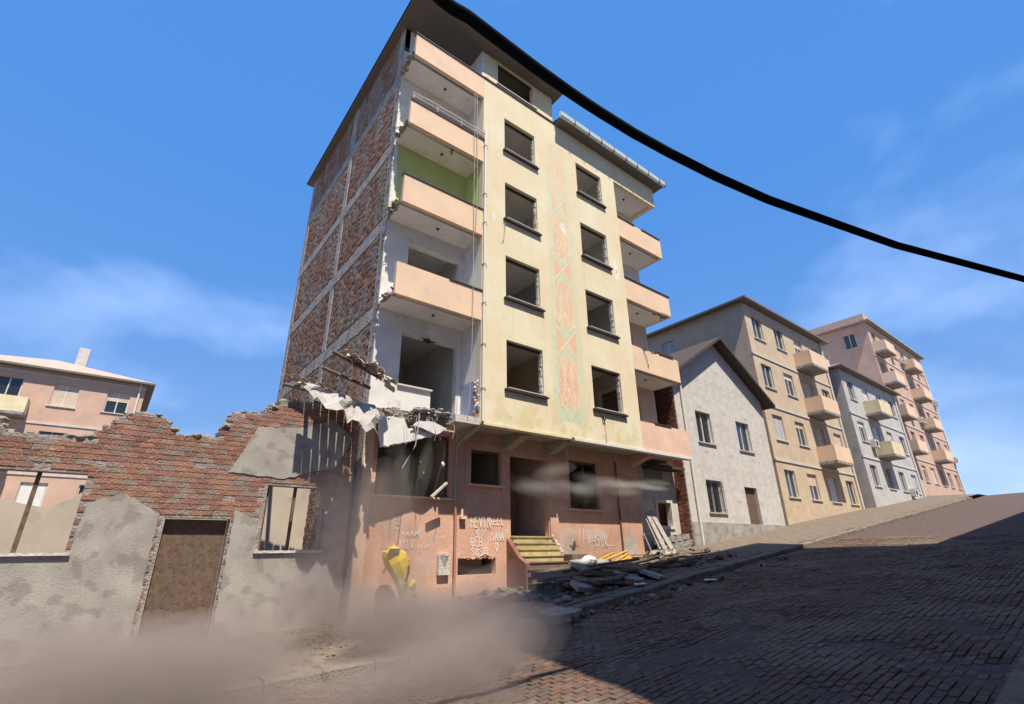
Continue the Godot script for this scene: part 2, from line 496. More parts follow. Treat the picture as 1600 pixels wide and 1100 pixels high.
	mat("red_slab", grain_tex(126, Color(0.40, 0.17, 0.10), Color(0.28, 0.14, 0.1), 0.3, 0.12, 0.15), 0.9, 1.0, rough, 0.8)

# ---------------------------------------------------------------- light and camera
const TO_SUN := Vector3(-0.0934, 0.893, 0.439)

func sky_cover() -> ImageTexture:
	# broken fair-weather cloud, thicker towards the horizon all the way round
	var w := 1024
	var h := 512
	var f := FastNoiseLite.new()
	f.seed = 31
	f.frequency = 0.9
	f.fractal_octaves = 6
	f.domain_warp_enabled = true
	f.domain_warp_amplitude = 0.5
	var o := PackedByteArray()
	o.resize(w * h * 4)
	for j in h:
		var el := PI * (0.5 - (j + 0.5) / h)
		for i in w:
			var az := TAU * (i + 0.5) / w
			var q := (j * w + i) * 4
			var a := 0.0
			if el > 0.0:
				var d := Vector3(cos(el) * cos(az), sin(el) * 2.2, cos(el) * sin(az))
				var nn := f.get_noise_3dv(d * 2.0) * 0.5 + 0.5
				var need := lerpf(0.26, 0.76, clampf(el / 0.80, 0, 1))
				a = clampf((nn - need) * 3.0, 0, 1)
			o[q] = 235
			o[q + 1] = 240
			o[q + 2] = 248
			o[q + 3] = int(255 * a * 0.75)
	return ImageTexture.create_from_image(Image.create_from_data(w, h, false, Image.FORMAT_RGBA8, o))

func make_view() -> void:
	cam = Camera3D.new()
	cam.name = "camera"
	cam.fov = 71.29
	cam.near = 0.05
	cam.far = 2000
	cam.position = Vector3(-7.168, 2.025, 10.4555)
	cam.rotation_degrees = Vector3(22.08, -38.35, -0.78)
	add_child(cam)
	var env := Environment.new()
	env.background_mode = Environment.BG_SKY
	var sm := ProceduralSkyMaterial.new()
	sm.sky_top_color = Color(0.27, 0.485, 0.755)
	sm.sky_horizon_color = Color(0.56, 0.68, 0.83)
	sm.sky_curve = 0.16
	sm.ground_bottom_color = Color(0.30, 0.27, 0.25)
	sm.ground_horizon_color = Color(0.55, 0.60, 0.66)
	sm.sky_cover = sky_cover()
	sm.sky_cover_modulate = Color(0.55, 0.55, 0.55)
	sm.sun_angle_max = 2.0
	var sky := Sky.new()
	sky.sky_material = sm
	env.sky = sky
	env.tonemap_mode = Environment.TONE_MAPPER_LINEAR
	env.tonemap_exposure = 1.5
	env.sdfgi_enabled = true
	env.ssao_enabled = true
	env.ssil_enabled = true
	env.volumetric_fog_enabled = true
	env.volumetric_fog_density = 0.0
	var we := WorldEnvironment.new()
	we.name = "world"
	we.environment = env
	add_child(we)
	var sun := DirectionalLight3D.new()
	sun.name = "sun"
	sun.light_energy = 1.6
	sun.light_color = Color(1.0, 0.95, 0.87)
	sun.light_angular_distance = 0.5
	sun.shadow_enabled = true
	sun.look_at_from_position(Vector3.ZERO, -TO_SUN, Vector3.UP)
	add_child(sun)

func _ready() -> void:
	rng.seed = 7
	make_view()
	make_materials()
	make_ground()
	make_building()
	make_left_ruin()
	make_right_row()
	make_far_blocks()
	make_opposite()
	make_cable()
	make_debris()
	make_dust()


# ---------------------------------------------------------------- setting
func strip(b: MB, xs: Array, z0: float, z1: float, f: Callable) -> void:
	for i in xs.size() - 1:
		var a: float = xs[i]
		var d: float = xs[i + 1]
		b.quad(Vector3(a, f.call(a, z1), z1), Vector3(d, f.call(d, z1), z1), Vector3(d, f.call(d, z0), z0), Vector3(a, f.call(a, z0), z0))

func make_ground() -> void:
	var xs := []
	var x := -60.0
	while x < 201:
		xs.append(x)
		x += 1.5 if x < 45 else 12.0
	var b := MB.new()
	var gx := [-900.0, -60.0, -40.0, -3.0, 45.0, 200.0, 900.0]
	for zz: Array in [[-900.0, -40.0], [-40.0, 40.0], [40.0, 900.0]]:
		strip(b, gx, zz[0], zz[1], func(p, _z): return kerb_y(p) - 0.35)
	tag(put(b, "ground", M.earth), "", "", "", "structure")
	b = MB.new()
	var steps_z := [2.2, 3.4, 4.6, 5.8, 7.0, 8.2, 9.0]
	for i in steps_z.size() - 1:
		strip(b, xs, steps_z[i], steps_z[i + 1], func(p, z): return road_y(p, z) - 0.012)
	var road := put(b, "road", M.road_bed)
	tag(road, "", "", "", "structure")
	make_pavers(road)
	b = MB.new()
	strip(b, xs, GW - 0.3, 1.85, pave_y)
	var pav := put(b, "pavement", M.pavement)
	tag(pav, "", "", "", "structure")
	# kerb stones one by one
	var km := []
	for k in 3:
		b = MB.new()
		var q := PackedVector2Array([Vector2(-0.17, -0.30), Vector2(0.17, -0.30), Vector2(0.17, -0.02 - 0.01 * k), Vector2(0.145, 0), Vector2(-0.17, 0)])
		b.prism(q, -0.395, 0.395 - 0.005 * k)
		km.append(b.mesh())
	x = -9.0
	while x < 40:
		var o := inst(km[rng.randi() % 3], "kerb_stone", M.kerb, pav)
		var y := kerb_y(x + 0.4) + rng.randf_range(-0.012, 0.012)
		o.transform = Transform3D(Basis(Vector3(0, 0, 1), atan(0.107) if x > -3 else atan(0.03)) * Basis(Vector3.UP, PI / 2 + PI + rng.randf_range(-0.015, 0.015)), Vector3(x + 0.4, y, 2.02 + rng.randf_range(-0.012, 0.012)))
		x += 0.8
	# far pavement where the photograph was taken from
	b = MB.new()
	strip(b, xs, 9.0, 12.3, func(p, _z): return kerb_y(p))
	for i in xs.size() - 1:
		b.quad(Vector3(xs[i + 1], kerb_y(xs[i + 1]), 9.0), Vector3(xs[i], kerb_y(xs[i]), 9.0), Vector3(xs[i], kerb_y(xs[i]) - 0.2, 9.0), Vector3(xs[i + 1], kerb_y(xs[i + 1]) - 0.2, 9.0))
	tag(put(b, "pavement", M.pavement), "", "", "", "structure")

func make_pavers(road: Node) -> void:
	var tints := [Color(0.165, 0.10, 0.078), Color(0.145, 0.097, 0.076), Color(0.18, 0.112, 0.085), Color(0.13, 0.10, 0.083), Color(0.16, 0.117, 0.09)]
	var wear := FastNoiseLite.new()
	wear.seed = 77
	wear.frequency = 0.35
	wear.fractal_octaves = 4
	var all := []
	var ct := cam.transform.affine_inverse()
	var row := 0
	var z := 2.26
	while z < 8.95:
		var x := -9.0 + (0.1 if row % 2 else 0.0)
		while x < 15:
			var p := Vector3(x + 0.1, road_y(x + 0.1, z + 0.05), z + 0.05)
			var q := ct * p
			var seen := q.z < -1 and absf(q.x / -q.z) < 1.04 and absf(q.y / -q.z) < 0.715
			all.append([q.length() if seen else 999.0, p])
			x += 0.2
		z += 0.1
		row += 1
	all.sort_custom(func(a, d): return a[0] < d[0])
	var ms := []
	for k in 5:
		var b := MB.new()
		b.c = tints[k]
		paver(b, Transform3D.IDENTITY)
		ms.append(b.mesh())
	var rest := MB.new()
	for i in all.size():
		var p: Vector3 = all[i][1]
		var sl := 0.107 if p.x > -3 else 0.03
		var xf := Transform3D(Basis(Vector3(0, 0, 1), atan(sl)) * Basis.from_euler(Vector3(rng.randf_range(-0.02, 0.02), rng.randf_range(-0.02, 0.02), rng.randf_range(-0.015, 0.015))), p + Vector3(0, rng.randf_range(-0.007, 0.005) + 0.035 * wear.get_noise_2d(p.x * 1.6, p.z * 1.6), 0))
		var k := rng.randi() % 5
		var dirt := wear.get_noise_2d(p.x + 40, p.z)
		if i >= 300 and wear.get_noise_2d(p.x * 2.2 + 9, p.z * 2.2) > 0.43: continue
		if i < 300:
			inst(ms[k], "paver", M.paver, road).transform = xf
		else:
			rest.c = (tints[k] * rng.randf_range(0.72, 1.2)).lerp(Color(0.195, 0.158, 0.12), clampf(dirt * 2.2 + 0.25, 0, 0.85))
			paver(rest, xf)
	tag(put(rest, "paving", M.paver, road), "", "", "", "stuff")

func paver(b: MB, x: Transform3D) -> void:
	var s := 0.0965
	var w := 0.0465
	var top := []
	var low := []
	for q: Vector2 in [Vector2(-s, w), Vector2(s, w), Vector2(s, -w), Vector2(-s, -w)]:
		low.append(x * Vector3(q.x, -0.03, q.y))
		top.append(x * Vector3(q.x * 0.95, 0.0, q.y * 0.91))
	b.quad(top[0], top[1], top[2], top[3])
	for i in 4:
		var j := (i + 1) % 4
		b.quad(low[i], low[j], top[j], top[i])

# ---------------------------------------------------------------- the half demolished apartment building
var bld: Node3D
const WA := [0.90, 2.31]
const WB := [4.48, 5.94]

func make_building() -> void:
	bld = node("apartment_building", null, Vector3.ZERO)
	tag(bld, "gutted cream five storey apartment building with peach balconies and brick side wall", "building")
	# street front
	var holes := []
	for k in range(1, 5):
		for w: Array in [WA, WB]:
			holes.append(Rect2(w[0], 3.39 + H * k, w[1] - w[0], 1.49))
	var b := MB.new()
	b.wall(0.0, R0, 5.20, 17.80, 0.0, 0.22, holes)
	put(b, "facade_wall", M.facade, bld)
	b = MB.new()   # drip moulding along the bottom edge of the front
	b.box(Vector3(0.0, 5.13, -0.20), Vector3(3.35, 5.197, 0.025))
	put(b, "drip_edge", M.cream, bld)
	b = MB.new()
	b.box(Vector3(3.47, 5.11, -0.20), Vector3(XR, 5.197, 0.035))
	put(b, "drip_edge", M.white_plaster, bld)
	for k in range(1, 5):
		for wi in 2:
			make_window(k, [WA, WB][wi], wi)
	# slabs and rooms
	for k in range(1, 6):
		b = MB.new()
		var y := fl(k)
		if k == 1:
			b.box(Vector3(0.0, y - 0.06, -1.32), Vector3(XR, y + 0.15, -0.222))   # overhang
			b.box(Vector3(XL, y - 0.06, -11), Vector3(XR, y + 0.15, -1.32))
		else:
			b.box(Vector3(XL + 0.02, y, -11), Vector3(XR - 0.02, y + 0.15, -0.222))
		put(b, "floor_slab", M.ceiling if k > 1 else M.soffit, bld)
	make_rooms()
	make_left_balconies()
	make_right_balconies()
	make_top()
	make_brick_side()
	make_ground_floor()
	make_broken_floor()
	make_fittings()

func make_window(k: int, w: Array, col: int) -> void:
	var win := node("window", bld)
	var y0 := 3.39 + H * k
	var y1 := y0 + 1.49
	var b := MB.new()
	var jut := 0.10
	b.bevel(Vector3(w[0] - 0.09, y0 - 0.085, 0.001), Vector3(w[1] + 0.11, y0 - 0.028, jut), 0.008)
	put(b, "sill", M.coping, win)
	b = MB.new()
	b.box(Vector3(w[0] + 0.002, y0 - 0.026, -0.18), Vector3(w[1] - 0.002, y0 + 0.004, jut + 0.012))
	put(b, "sill_slab", M.sill_stone, win)
	b = MB.new()   # dark remains of the frame, pulled off the right side
	b.box(Vector3(w[0] + 0.002, y1 - 0.075, -0.19), Vector3(w[1] - 0.002, y1 - 0.002, -0.12))
	b.box(Vector3(w[0] + 0.002, y0 + 0.002, -0.19), Vector3(w[0] + 0.05, y1 - 0.08, -0.12))
	put(b, "frame", M.frame_dark, win)
	b = MB.new()   # torn plaster and foam where the right jamb was
	var y := y0 + 0.03
	while y < y1 - 0.15:
		var s := rng.randf_range(0.06, 0.2)
		var p := rng.randf_range(0.012, 0.05)
		b.box(Vector3(w[1] - p, y, -0.17 + rng.randf_range(-0.03, 0.02)), Vector3(w[1] - 0.002, minf(y + s, y1 - 0.1), -0.07 + rng.randf_range(-0.03, 0.02)))
		y += s + (rng.randf_range(0.005, 0.09))
	tag(put(b, "torn_jamb", M.frame_white if (k + col) % 2 else M.pale_render, win), "", "", "", "stuff")

func make_rooms() -> void:
	var tones := {1: M.beige_room, 2: M.grey_paint, 3: M.white_plaster, 4: M.white_plaster}
	for k in range(1, 5):
		var y0 := fl(k) + 0.15
		var y1 := fl(k + 1)
		var m: Material = tones[k]
		for px: float in [3.15, 6.45]:
			var b := MB.new()
			b.wall(-4.6, -0.225, y0, y1, 0.0, 0.15, [Rect2(-1.42, y0, 0.86, 2.05)] if k == 1 and px > 6 else [Rect2(-3.9, y0, 0.9, 2.05)] if k % 2 else [], Transform3D(Basis(Vector3(0, 0, 1), Vector3(0, 1, 0), Vector3(-1, 0, 0)), Vector3(px, 0, 0)))
			put(b, "partition_wall", m, bld)
		var b := MB.new()
		b.wall(XL + 0.2, XR - 0.2, y0, y1, -4.7, 0.15, [Rect2(1.2, y0, 0.9, 2.05), Rect2(5.0, y0, 0.9, 2.05), Rect2(-1.4, y0, 0.9, 2.05)])
		put(b, "corridor_wall", m, bld)
		b = MB.new()
		b.box(Vector3(XL + 0.2, y0, -11), Vector3(XR, y1, -10.8))
		b.box(Vector3(XR - 0.2, y0, -10.8), Vector3(XR, y1, -1.53))
		put(b, "rear_wall", M.grey_render, bld)
		if k == 1:
			b = MB.new()   # door frame seen in the lowest right window
			for q: Array in [[-1.50, -1.40], [-0.60, -0.50]]:
				b.box(Vector3(6.40, y0, q[0]), Vector3(6.448, y0 + 2.05, q[1]))
			b.box(Vector3(6.40, y0 + 2.052, -1.50), Vector3(6.448, y0 + 2.15, -0.50))
			put(b, "door_frame", M.frame_white, bld)
			b = MB.new()
			b.box(Vector3(6.52, y0, -1.40), Vector3(6.56, y0 + 2.04, -0.58))
			put(b, "inner_door", M.dark_wood, bld)
			b = MB.new()
			b.box(Vector3(6.44, y0, -4.4), Vector3(6.446, y0 + 0.02, -4.3))
			put(b, "skirting_stub", M.frame_white, bld)

func side_wall(x: float, z0: float, z1: float, y0: float, y1: float, thick: float) -> MB:
	var b := MB.new()
	b.box(Vector3(x, y0, z0), Vector3(x + thick, y1, z1))
	return b

func make_left_balconies() -> void:
	var back := {1: M.white_plaster, 2: M.white_plaster, 3: M.green_paint, 4: M.loggia_plaster}
	var side := {1: M.white_plaster, 2: M.white_plaster, 3: M.green_paint, 4: M.loggia_plaster}
	for k in range(1, 5):
		var y0 := fl(k) + 0.15
		var y1 := fl(k + 1) - 0.002
		var b := MB.new()
		var hl := [Rect2(-1.93, y0 + 0.72, 0.97, 1.48), Rect2(-0.96, y0, 0.80, 2.2)]
		if k == 3 or k == 4: hl = [Rect2(-1.8, y0 + 0.72, 0.75, 1.05), Rect2(-1.05, y0, 0.80, 1.77)]
		b.wall(XL + 0.003, -0.002, y0, y1, -1.0, 0.2, hl)
		put(b, "balcony_back_wall", back[k], bld)
		if k == 3:
			b = MB.new()
			b.prism(crack_poly([Vector2(XL + 0.006, y0), Vector2(XL + 0.22, y0), Vector2(XL + 0.17, y0 + 1.3), Vector2(XL + 0.10, y1), Vector2(XL + 0.006, y1)]), -0.998, -0.985)
			put(b, "plaster_strip", M.white_plaster, bld)
		put(side_wall(0.003, -4.6, -0.225, y0, y1, 0.15), "balcony_side_wall", side[k], bld)
		if k == 1:   # blue dado on the side wall
			put(side_wall(-0.012, -0.95, -0.10, y0 + 0.02, y0 + 1.0, 0.012), "tile_dado", M.blue_wall, bld)
			b = MB.new()
			b.box(Vector3(-1.96, y0 + 0.68, -1.02), Vector3(-0.94, y0 + 0.72, -0.93))
			put(b, "inner_sill", M.frame_white, bld)
		# room behind
		b = MB.new()
		b.box(Vector3(XL + 0.2, y0, -4.6), Vector3(XL + 0.35, y1, -1.21))
		put(b, "room_wall", side[k], bld)
		b = MB.new()
		b.tube([Vector3(-1.25, y1 - 0.03, -0.55), Vector3(-1.25, y1 + 0.001, -0.55)], 0.045, 10)
		put(b, "lamp_base", M.lamp_black, bld)
	# parapets
	for k in range(2, 6):
		var pp := node("parapet", bld)
		var y0 := fl(k)
		var y1 := y0 + 0.94
		var b := MB.new()
		b.box(Vector3(XL, y0 - 0.004, -0.12), Vector3(-0.005, y1, 0.0))
		put(b, "panel", M.peach, pp)
		b = MB.new()
		if k == 2:
			b.box(Vector3(-1.1, y1 + 0.001, -0.15), Vector3(0.03, y1 + 0.03, 0.035))
		elif k == 3:
			b.box(Vector3(XL - 0.03, y1 + 0.001, -0.15), Vector3(0.03, y1 + 0.035, 0.03))
		elif k == 4:
			b.box(Vector3(XL - 0.02, y1 - 0.04, 0.002), Vector3(0.03, y1 + 0.05, 0.03))
		else:
			b.box(Vector3(XL - 0.03, y1 + 0.001, -0.15), Vector3(-0.01, y1 + 0.035, 0.035))
		put(b, "coping", M.coping, pp)
		if k == 4:
			for r: Array in [[0.10, 0.05, 0.0], [0.19, 0.07, 0.06]]:
				b = MB.new()
				var sag := []
				for i in 9:
					var u := i / 8.0
					sag.append(Vector3(lerpf(XL, 0.06, u), y1 + r[0] + r[2] * sin(u * PI) + (0.05 if i == 2 else 0.0) * r[2] * 10, r[1]))
				b.tube(sag, 0.022, 8)
				put(b, "handrail", M.rail, pp)
			for px: float in [XL + 0.05, -1.8, -0.9, 0.0]:
				b = MB.new()
				b.tube([Vector3(px, y1, 0.05), Vector3(px, y1 + 0.2, 0.06)], 0.014, 6)
				put(b, "rail_post", M.rail, pp)
		# broken slab end on the brick side
		b = MB.new()
		for i in 26:
			var u := rng.randf()
			var s := rng.randf_range(0.03, 0.085)
			b.rock(Vector3(XL - 0.02 + rng.randf_range(-0.05, 0.05), y0 + rng.randf_range(-0.02, 0.16), lerpf(-0.98, -0.06, u)), Vector3(s, s * 0.8, s * 1.3), rng)
		tag(put(b, "broken_slab_edge", M.raw_concrete, bld), "", "", "", "stuff")
		b = MB.new()
		for i in 3:
			var z := rng.randf_range(-0.8, -0.2)
			b.tube([Vector3(XL + 0.1, y0 + 0.07, z), Vector3(XL - 0.12, y0 + 0.06, z + 0.03), Vector3(XL - 0.2 - rng.randf() * 0.1, y0 - 0.02 - rng.randf() * 0.1, z + 0.06)], 0.008, 5)
		put(b, "rebar", M.rust, bld)

func make_right_balconies() -> void:
	for k in range(1, 5):
		var y0 := fl(k) + 0.15
		var y1 := fl(k + 1) - 0.002
		var b := MB.new()
		b.wall(R0 + 0.002, XR - 0.002, y0, y1, -1.31, 0.2, [Rect2(7.2, y0, 0.85, 2.05), Rect2(8.05, y0 + 0.8, 0.6, 1.25)])
		put(b, "balcony_back_wall", M.white_plaster if k > 2 else M.beige_room, bld)
		put(side_wall(R0 - 0.155, -4.6, -0.225, y0, y1, 0.15), "balcony_side_wall", M.white_plaster, bld)
		b = MB.new()
		for q: Array in [[7.2, 7.26], [8.0, 8.06], [8.6, 8.65]]:
			b.box(Vector3(q[0], y0, -1.47), Vector3(q[1], y0 + 2.04, -1.40))
		put(b, "door_frame", M.dark_wood, bld)
		b = MB.new()
		b.tube([Vector3(8.2, y1 - 0.03, -0.6), Vector3(8.2, y1 + 0.001, -0.6)], 0.05, 10)
		put(b, "lamp_base", M.lamp_black, bld)
	for k in range(1, 5):
		var pp := node("parapet", bld)
		var y0 := fl(k) if k > 1 else 5.2
		var y1 := fl(k) + 0.94
		var b := MB.new()
		var m: Material = M.peach if k > 1 else M.rose
		if k == 2:   # top edge broken away near the wall
			b.prism(PackedVector2Array([Vector2(R0 + 0.003, y0), Vector2(XR, y0), Vector2(XR, y1), Vector2(8.35, y1), Vector2(8.2, y1 - 0.07), Vector2(7.75, y1 - 0.02), Vector2(7.5, y1 - 0.12), Vector2(7.35, y1 - 0.02), Vector2(R0 + 0.003, y1)]), -0.12, -0.001)
		else:
			b.box(Vector3(R0 + 0.003, y0 - 0.004, -0.12), Vector3(XR, y1, -0.001))
		b.box(Vector3(XR - 0.12, y0 - 0.004, -1.30), Vector3(XR, y1, -0.121))
		put(b, "panel", m, pp)
		b = MB.new()
		if k == 4:
			b.box(Vector3(R0 + 0.01, y1 + 0.001, -0.15), Vector3(7.9, y1 + 0.045, 0.03))
			b.box(Vector3(8.35, y1 + 0.001, -0.15), Vector3(XR - 0.05, y1 + 0.05, 0.03))
		elif k == 3:
			b.box(Vector3(R0 + 0.01, y1 + 0.001, -0.15), Vector3(XR + 0.05, y1 + 0.045, 0.035))
		elif k == 2:
			b.box(Vector3(8.42, y1 + 0.001, -0.15), Vector3(9.35, y1 + 0.10, 0.03))
		else:
			b.box(Vector3(7.6, y1 + 0.001, -0.15), Vector3(8.6, y1 + 0.04, 0.03))
		put(b, "coping", M.coping, pp)
		if k == 3 or k == 2:
			b = MB.new()
			for i in 12:
				var s := rng.randf_range(0.02, 0.06)
				if k == 3:
					b.rock(Vector3(rng.randf_range(8.7, XR), fl(3) - 0.005 + rng.randf_range(-0.02, 0.02), rng.randf_range(-0.35, -0.02)), Vector3(s * 2.2, s * 0.5, s * 1.6), rng)
				else:
					b.rock(Vector3(rng.randf_range(7.35, 8.3), y1 - 0.05 + rng.randf_range(-0.05, 0.02), rng.randf_range(-0.11, -0.01)), Vector3(s * 1.4, s * 0.7, s), rng)
			tag(put(b, "broken_edge", M.raw_concrete if k == 3 else M.pale_render, bld), "", "", "", "stuff")
			b = MB.new()
			if k == 3:
				for i in 4:
					b.tube([Vector3(8.9 + i * 0.15, fl(3) - 0.01, -0.02), Vector3(9.0 + i * 0.16, fl(3) + 0.02, 0.04), Vector3(9.2 + i * 0.15, fl(3) - 0.03, 0.06)], 0.007, 5)
			else:
				b.tube([Vector3(7.45, y1 - 0.1, 0.01), Vector3(7.55, y1 - 0.3, 0.05), Vector3(7.62, y1 - 0.52, 0.04)], 0.018, 6)
				b.rock(Vector3(7.64, y1 - 0.6, 0.04), Vector3(0.05, 0.09, 0.04), rng)
			put(b, "rebar", M.rust if k == 3 else M.pale_render, bld)
	# top balcony: beam under the eave
	var b := MB.new()
	b.box(Vector3(R0 + 0.003, 16.75, -0.2), Vector3(XR, 17.02, -0.001))
	b.box(Vector3(XR - 0.2, 16.75, -1.30), Vector3(XR, 17.02, -0.201))
	put(b, "balcony_beam", M.cream, bld)
	b = MB.new()
	b.box(Vector3(R0 + 0.003, 17.022, -0.22), Vector3(XR, 17.78, -0.003))
	b.box(Vector3(XR - 0.2, 17.022, -11), Vector3(XR, 17.78, -0.222))
	put(b, "eave_wall", M.cream, bld)

func make_top() -> void:
	# attic storey on the left half, set on a dark ledge
	var b := MB.new()
	b.box(Vector3(-0.01, 17.803, -0.24), Vector3(3.40, 17.85, 0.04))
	put(b, "ledge", M.coping, bld)
	b = MB.new()
	b.wall(0.10, 3.38, 17.853, 19.22, -0.05, 0.2, [Rect2(0.65, 17.98, 1.72, 1.22)])
	put(b, "attic_wall", M.cream, bld)
	var win := node("attic_window", bld)
	b = MB.new()
	b.bevel(Vector3(0.55, 17.93, -0.24), Vector3(2.50, 17.975, 0.05), 0.008)
	put(b, "sill", M.sill_stone, win)
	b = MB.new()
	b.box(Vector3(0.652, 19.10, -0.22), Vector3(2.368, 19.198, -0.14))
	put(b, "frame", M.frame_dark, win)
	# left open end of the attic: posts and a back wall
	b = MB.new()
	b.box(Vector3(XL + 0.02, 17.03, -1.2), Vector3(0.10, 19.22, -1.0))
	b.box(Vector3(-0.05, 17.03, -1.0), Vector3(0.098, 19.22, -0.06))
	put(b, "attic_back_wall", M.white_plaster, bld)
	b = MB.new()
	b.box(Vector3(XL, 17.03, -11), Vector3(XL + 0.2, 19.6, -1.0))
	b.box(Vector3(3.18, 17.6, -8), Vector3(3.379, 19.22, -0.252))
	b.box(Vector3(XL + 0.2, 17.03, -11), Vector3(3.38, 19.6, -10.8))
	put(b, "attic_side_wall", M.grey_render, bld)
	b = MB.new()
	b.box(Vector3(0.1, 17.03, -3.2), Vector3(3.17, 19.22, -3.0))
	put(b, "attic_room_wall", M.grey_render, bld)
	var roof := node("attic_roof", bld)
	b = MB.new()
	b.box(Vector3(XL - 0.25, 19.223, -11.3), Vector3(3.62, 19.30, 0.40))
	put(b, "eave_soffit", M.eave_board, roof)
	b = MB.new()   # shallow hipped sheet roof
	var c0 := Vector3(XL - 0.3, 19.303, 0.45)
	var c1 := Vector3(3.67, 19.303, 0.45)
	var c2 := Vector3(3.67, 19.303, -11.35)
	var c3 := Vector3(XL - 0.3, 19.303, -11.35)
	var r0 := Vector3(0.5, 20.6, -3.0)
	var r1 := Vector3(0.5, 20.6, -8.0)
	b.tri(c0, c1, r0)
	b.quad(c1, c2, r1, r0)
	b.tri(c2, c3, r1)
	b.quad(c3, c0, r0, r1)
	b.quad(c3, c2, c1, c0)
	put(b, "roof_skin", M.dark_tile, roof)
	b = MB.new()
	b.box(Vector3(XL - 0.3, 19.225, 0.401), Vector3(3.66, 19.32, 0.47))
	put(b, "gutter", M.rail, roof)
	# lower roof on the right half: sheets with folded ends
	roof = node("side_roof", bld)
	b = MB.new()
	b.box(Vector3(3.40, 17.783, -11.2), Vector3(XR + 0.30, 17.84, 0.40))
	put(b, "eave_soffit", M.eave_board, roof)
	b = MB.new()
	b.quad(Vector3(3.385, 17.845, 0.40), Vector3(XR + 0.30, 17.845, 0.40), Vector3(XR + 0.30, 19.2, -5.5), Vector3(3.385, 19.2, -5.5))
	b.quad(Vector3(3.385, 19.2, -5.5), Vector3(XR + 0.30, 19.2, -5.5), Vector3(XR + 0.30, 17.845, -11.2), Vector3(3.385, 17.845, -11.2))
	put(b, "roof_skin", M.dark_tile, roof)
	var x := 3.32
	var i := 0
	while x < XR + 0.2:
		var w := 0.78 + 0.05 * sin(i * 2.1)
		b = MB.new()
		var pr := PackedVector2Array([Vector2(0, 0), Vector2(0.06, -0.01), Vector2(0.10, 0.05), Vector2(0.13, 0.20), Vector2(0.10, 0.25), Vector2(0.0, 0.25)])
		var len := minf(w - 0.035, XR + 0.33 - x)
		b.prism(pr, 0, len, Transform3D(Basis(Vector3(0, 0, 1), Vector3(0, 1, 0), Vector3(-1, 0, 0)), Vector3(x + len, 17.80 + 0.004 * sin(i * 1.7), 0.401)))
		put(b, "gutter_sheet", M.metal_sheet, roof)
		b = MB.new()
		b.box(Vector3(x + len + 0.002, 17.78, 0.40), Vector3(x + len + 0.033, 18.06, 0.54))
		put(b, "gutter_bracket", M.eave_board, roof)
		x += w
		i += 1
	# a few splinters under the attic eave
	b = MB.new()
	for q in 9:
		var px := rng.randf_range(0.9, 2.6)
		b.tube([Vector3(px, 19.22, 0.25), Vector3(px + rng.randf_range(0.05, 0.3), 19.12 - rng.randf() * 0.08, 0.3 + rng.randf() * 0.05)], 0.008, 4)
	put(b, "splinters", M.dark_wood, bld)

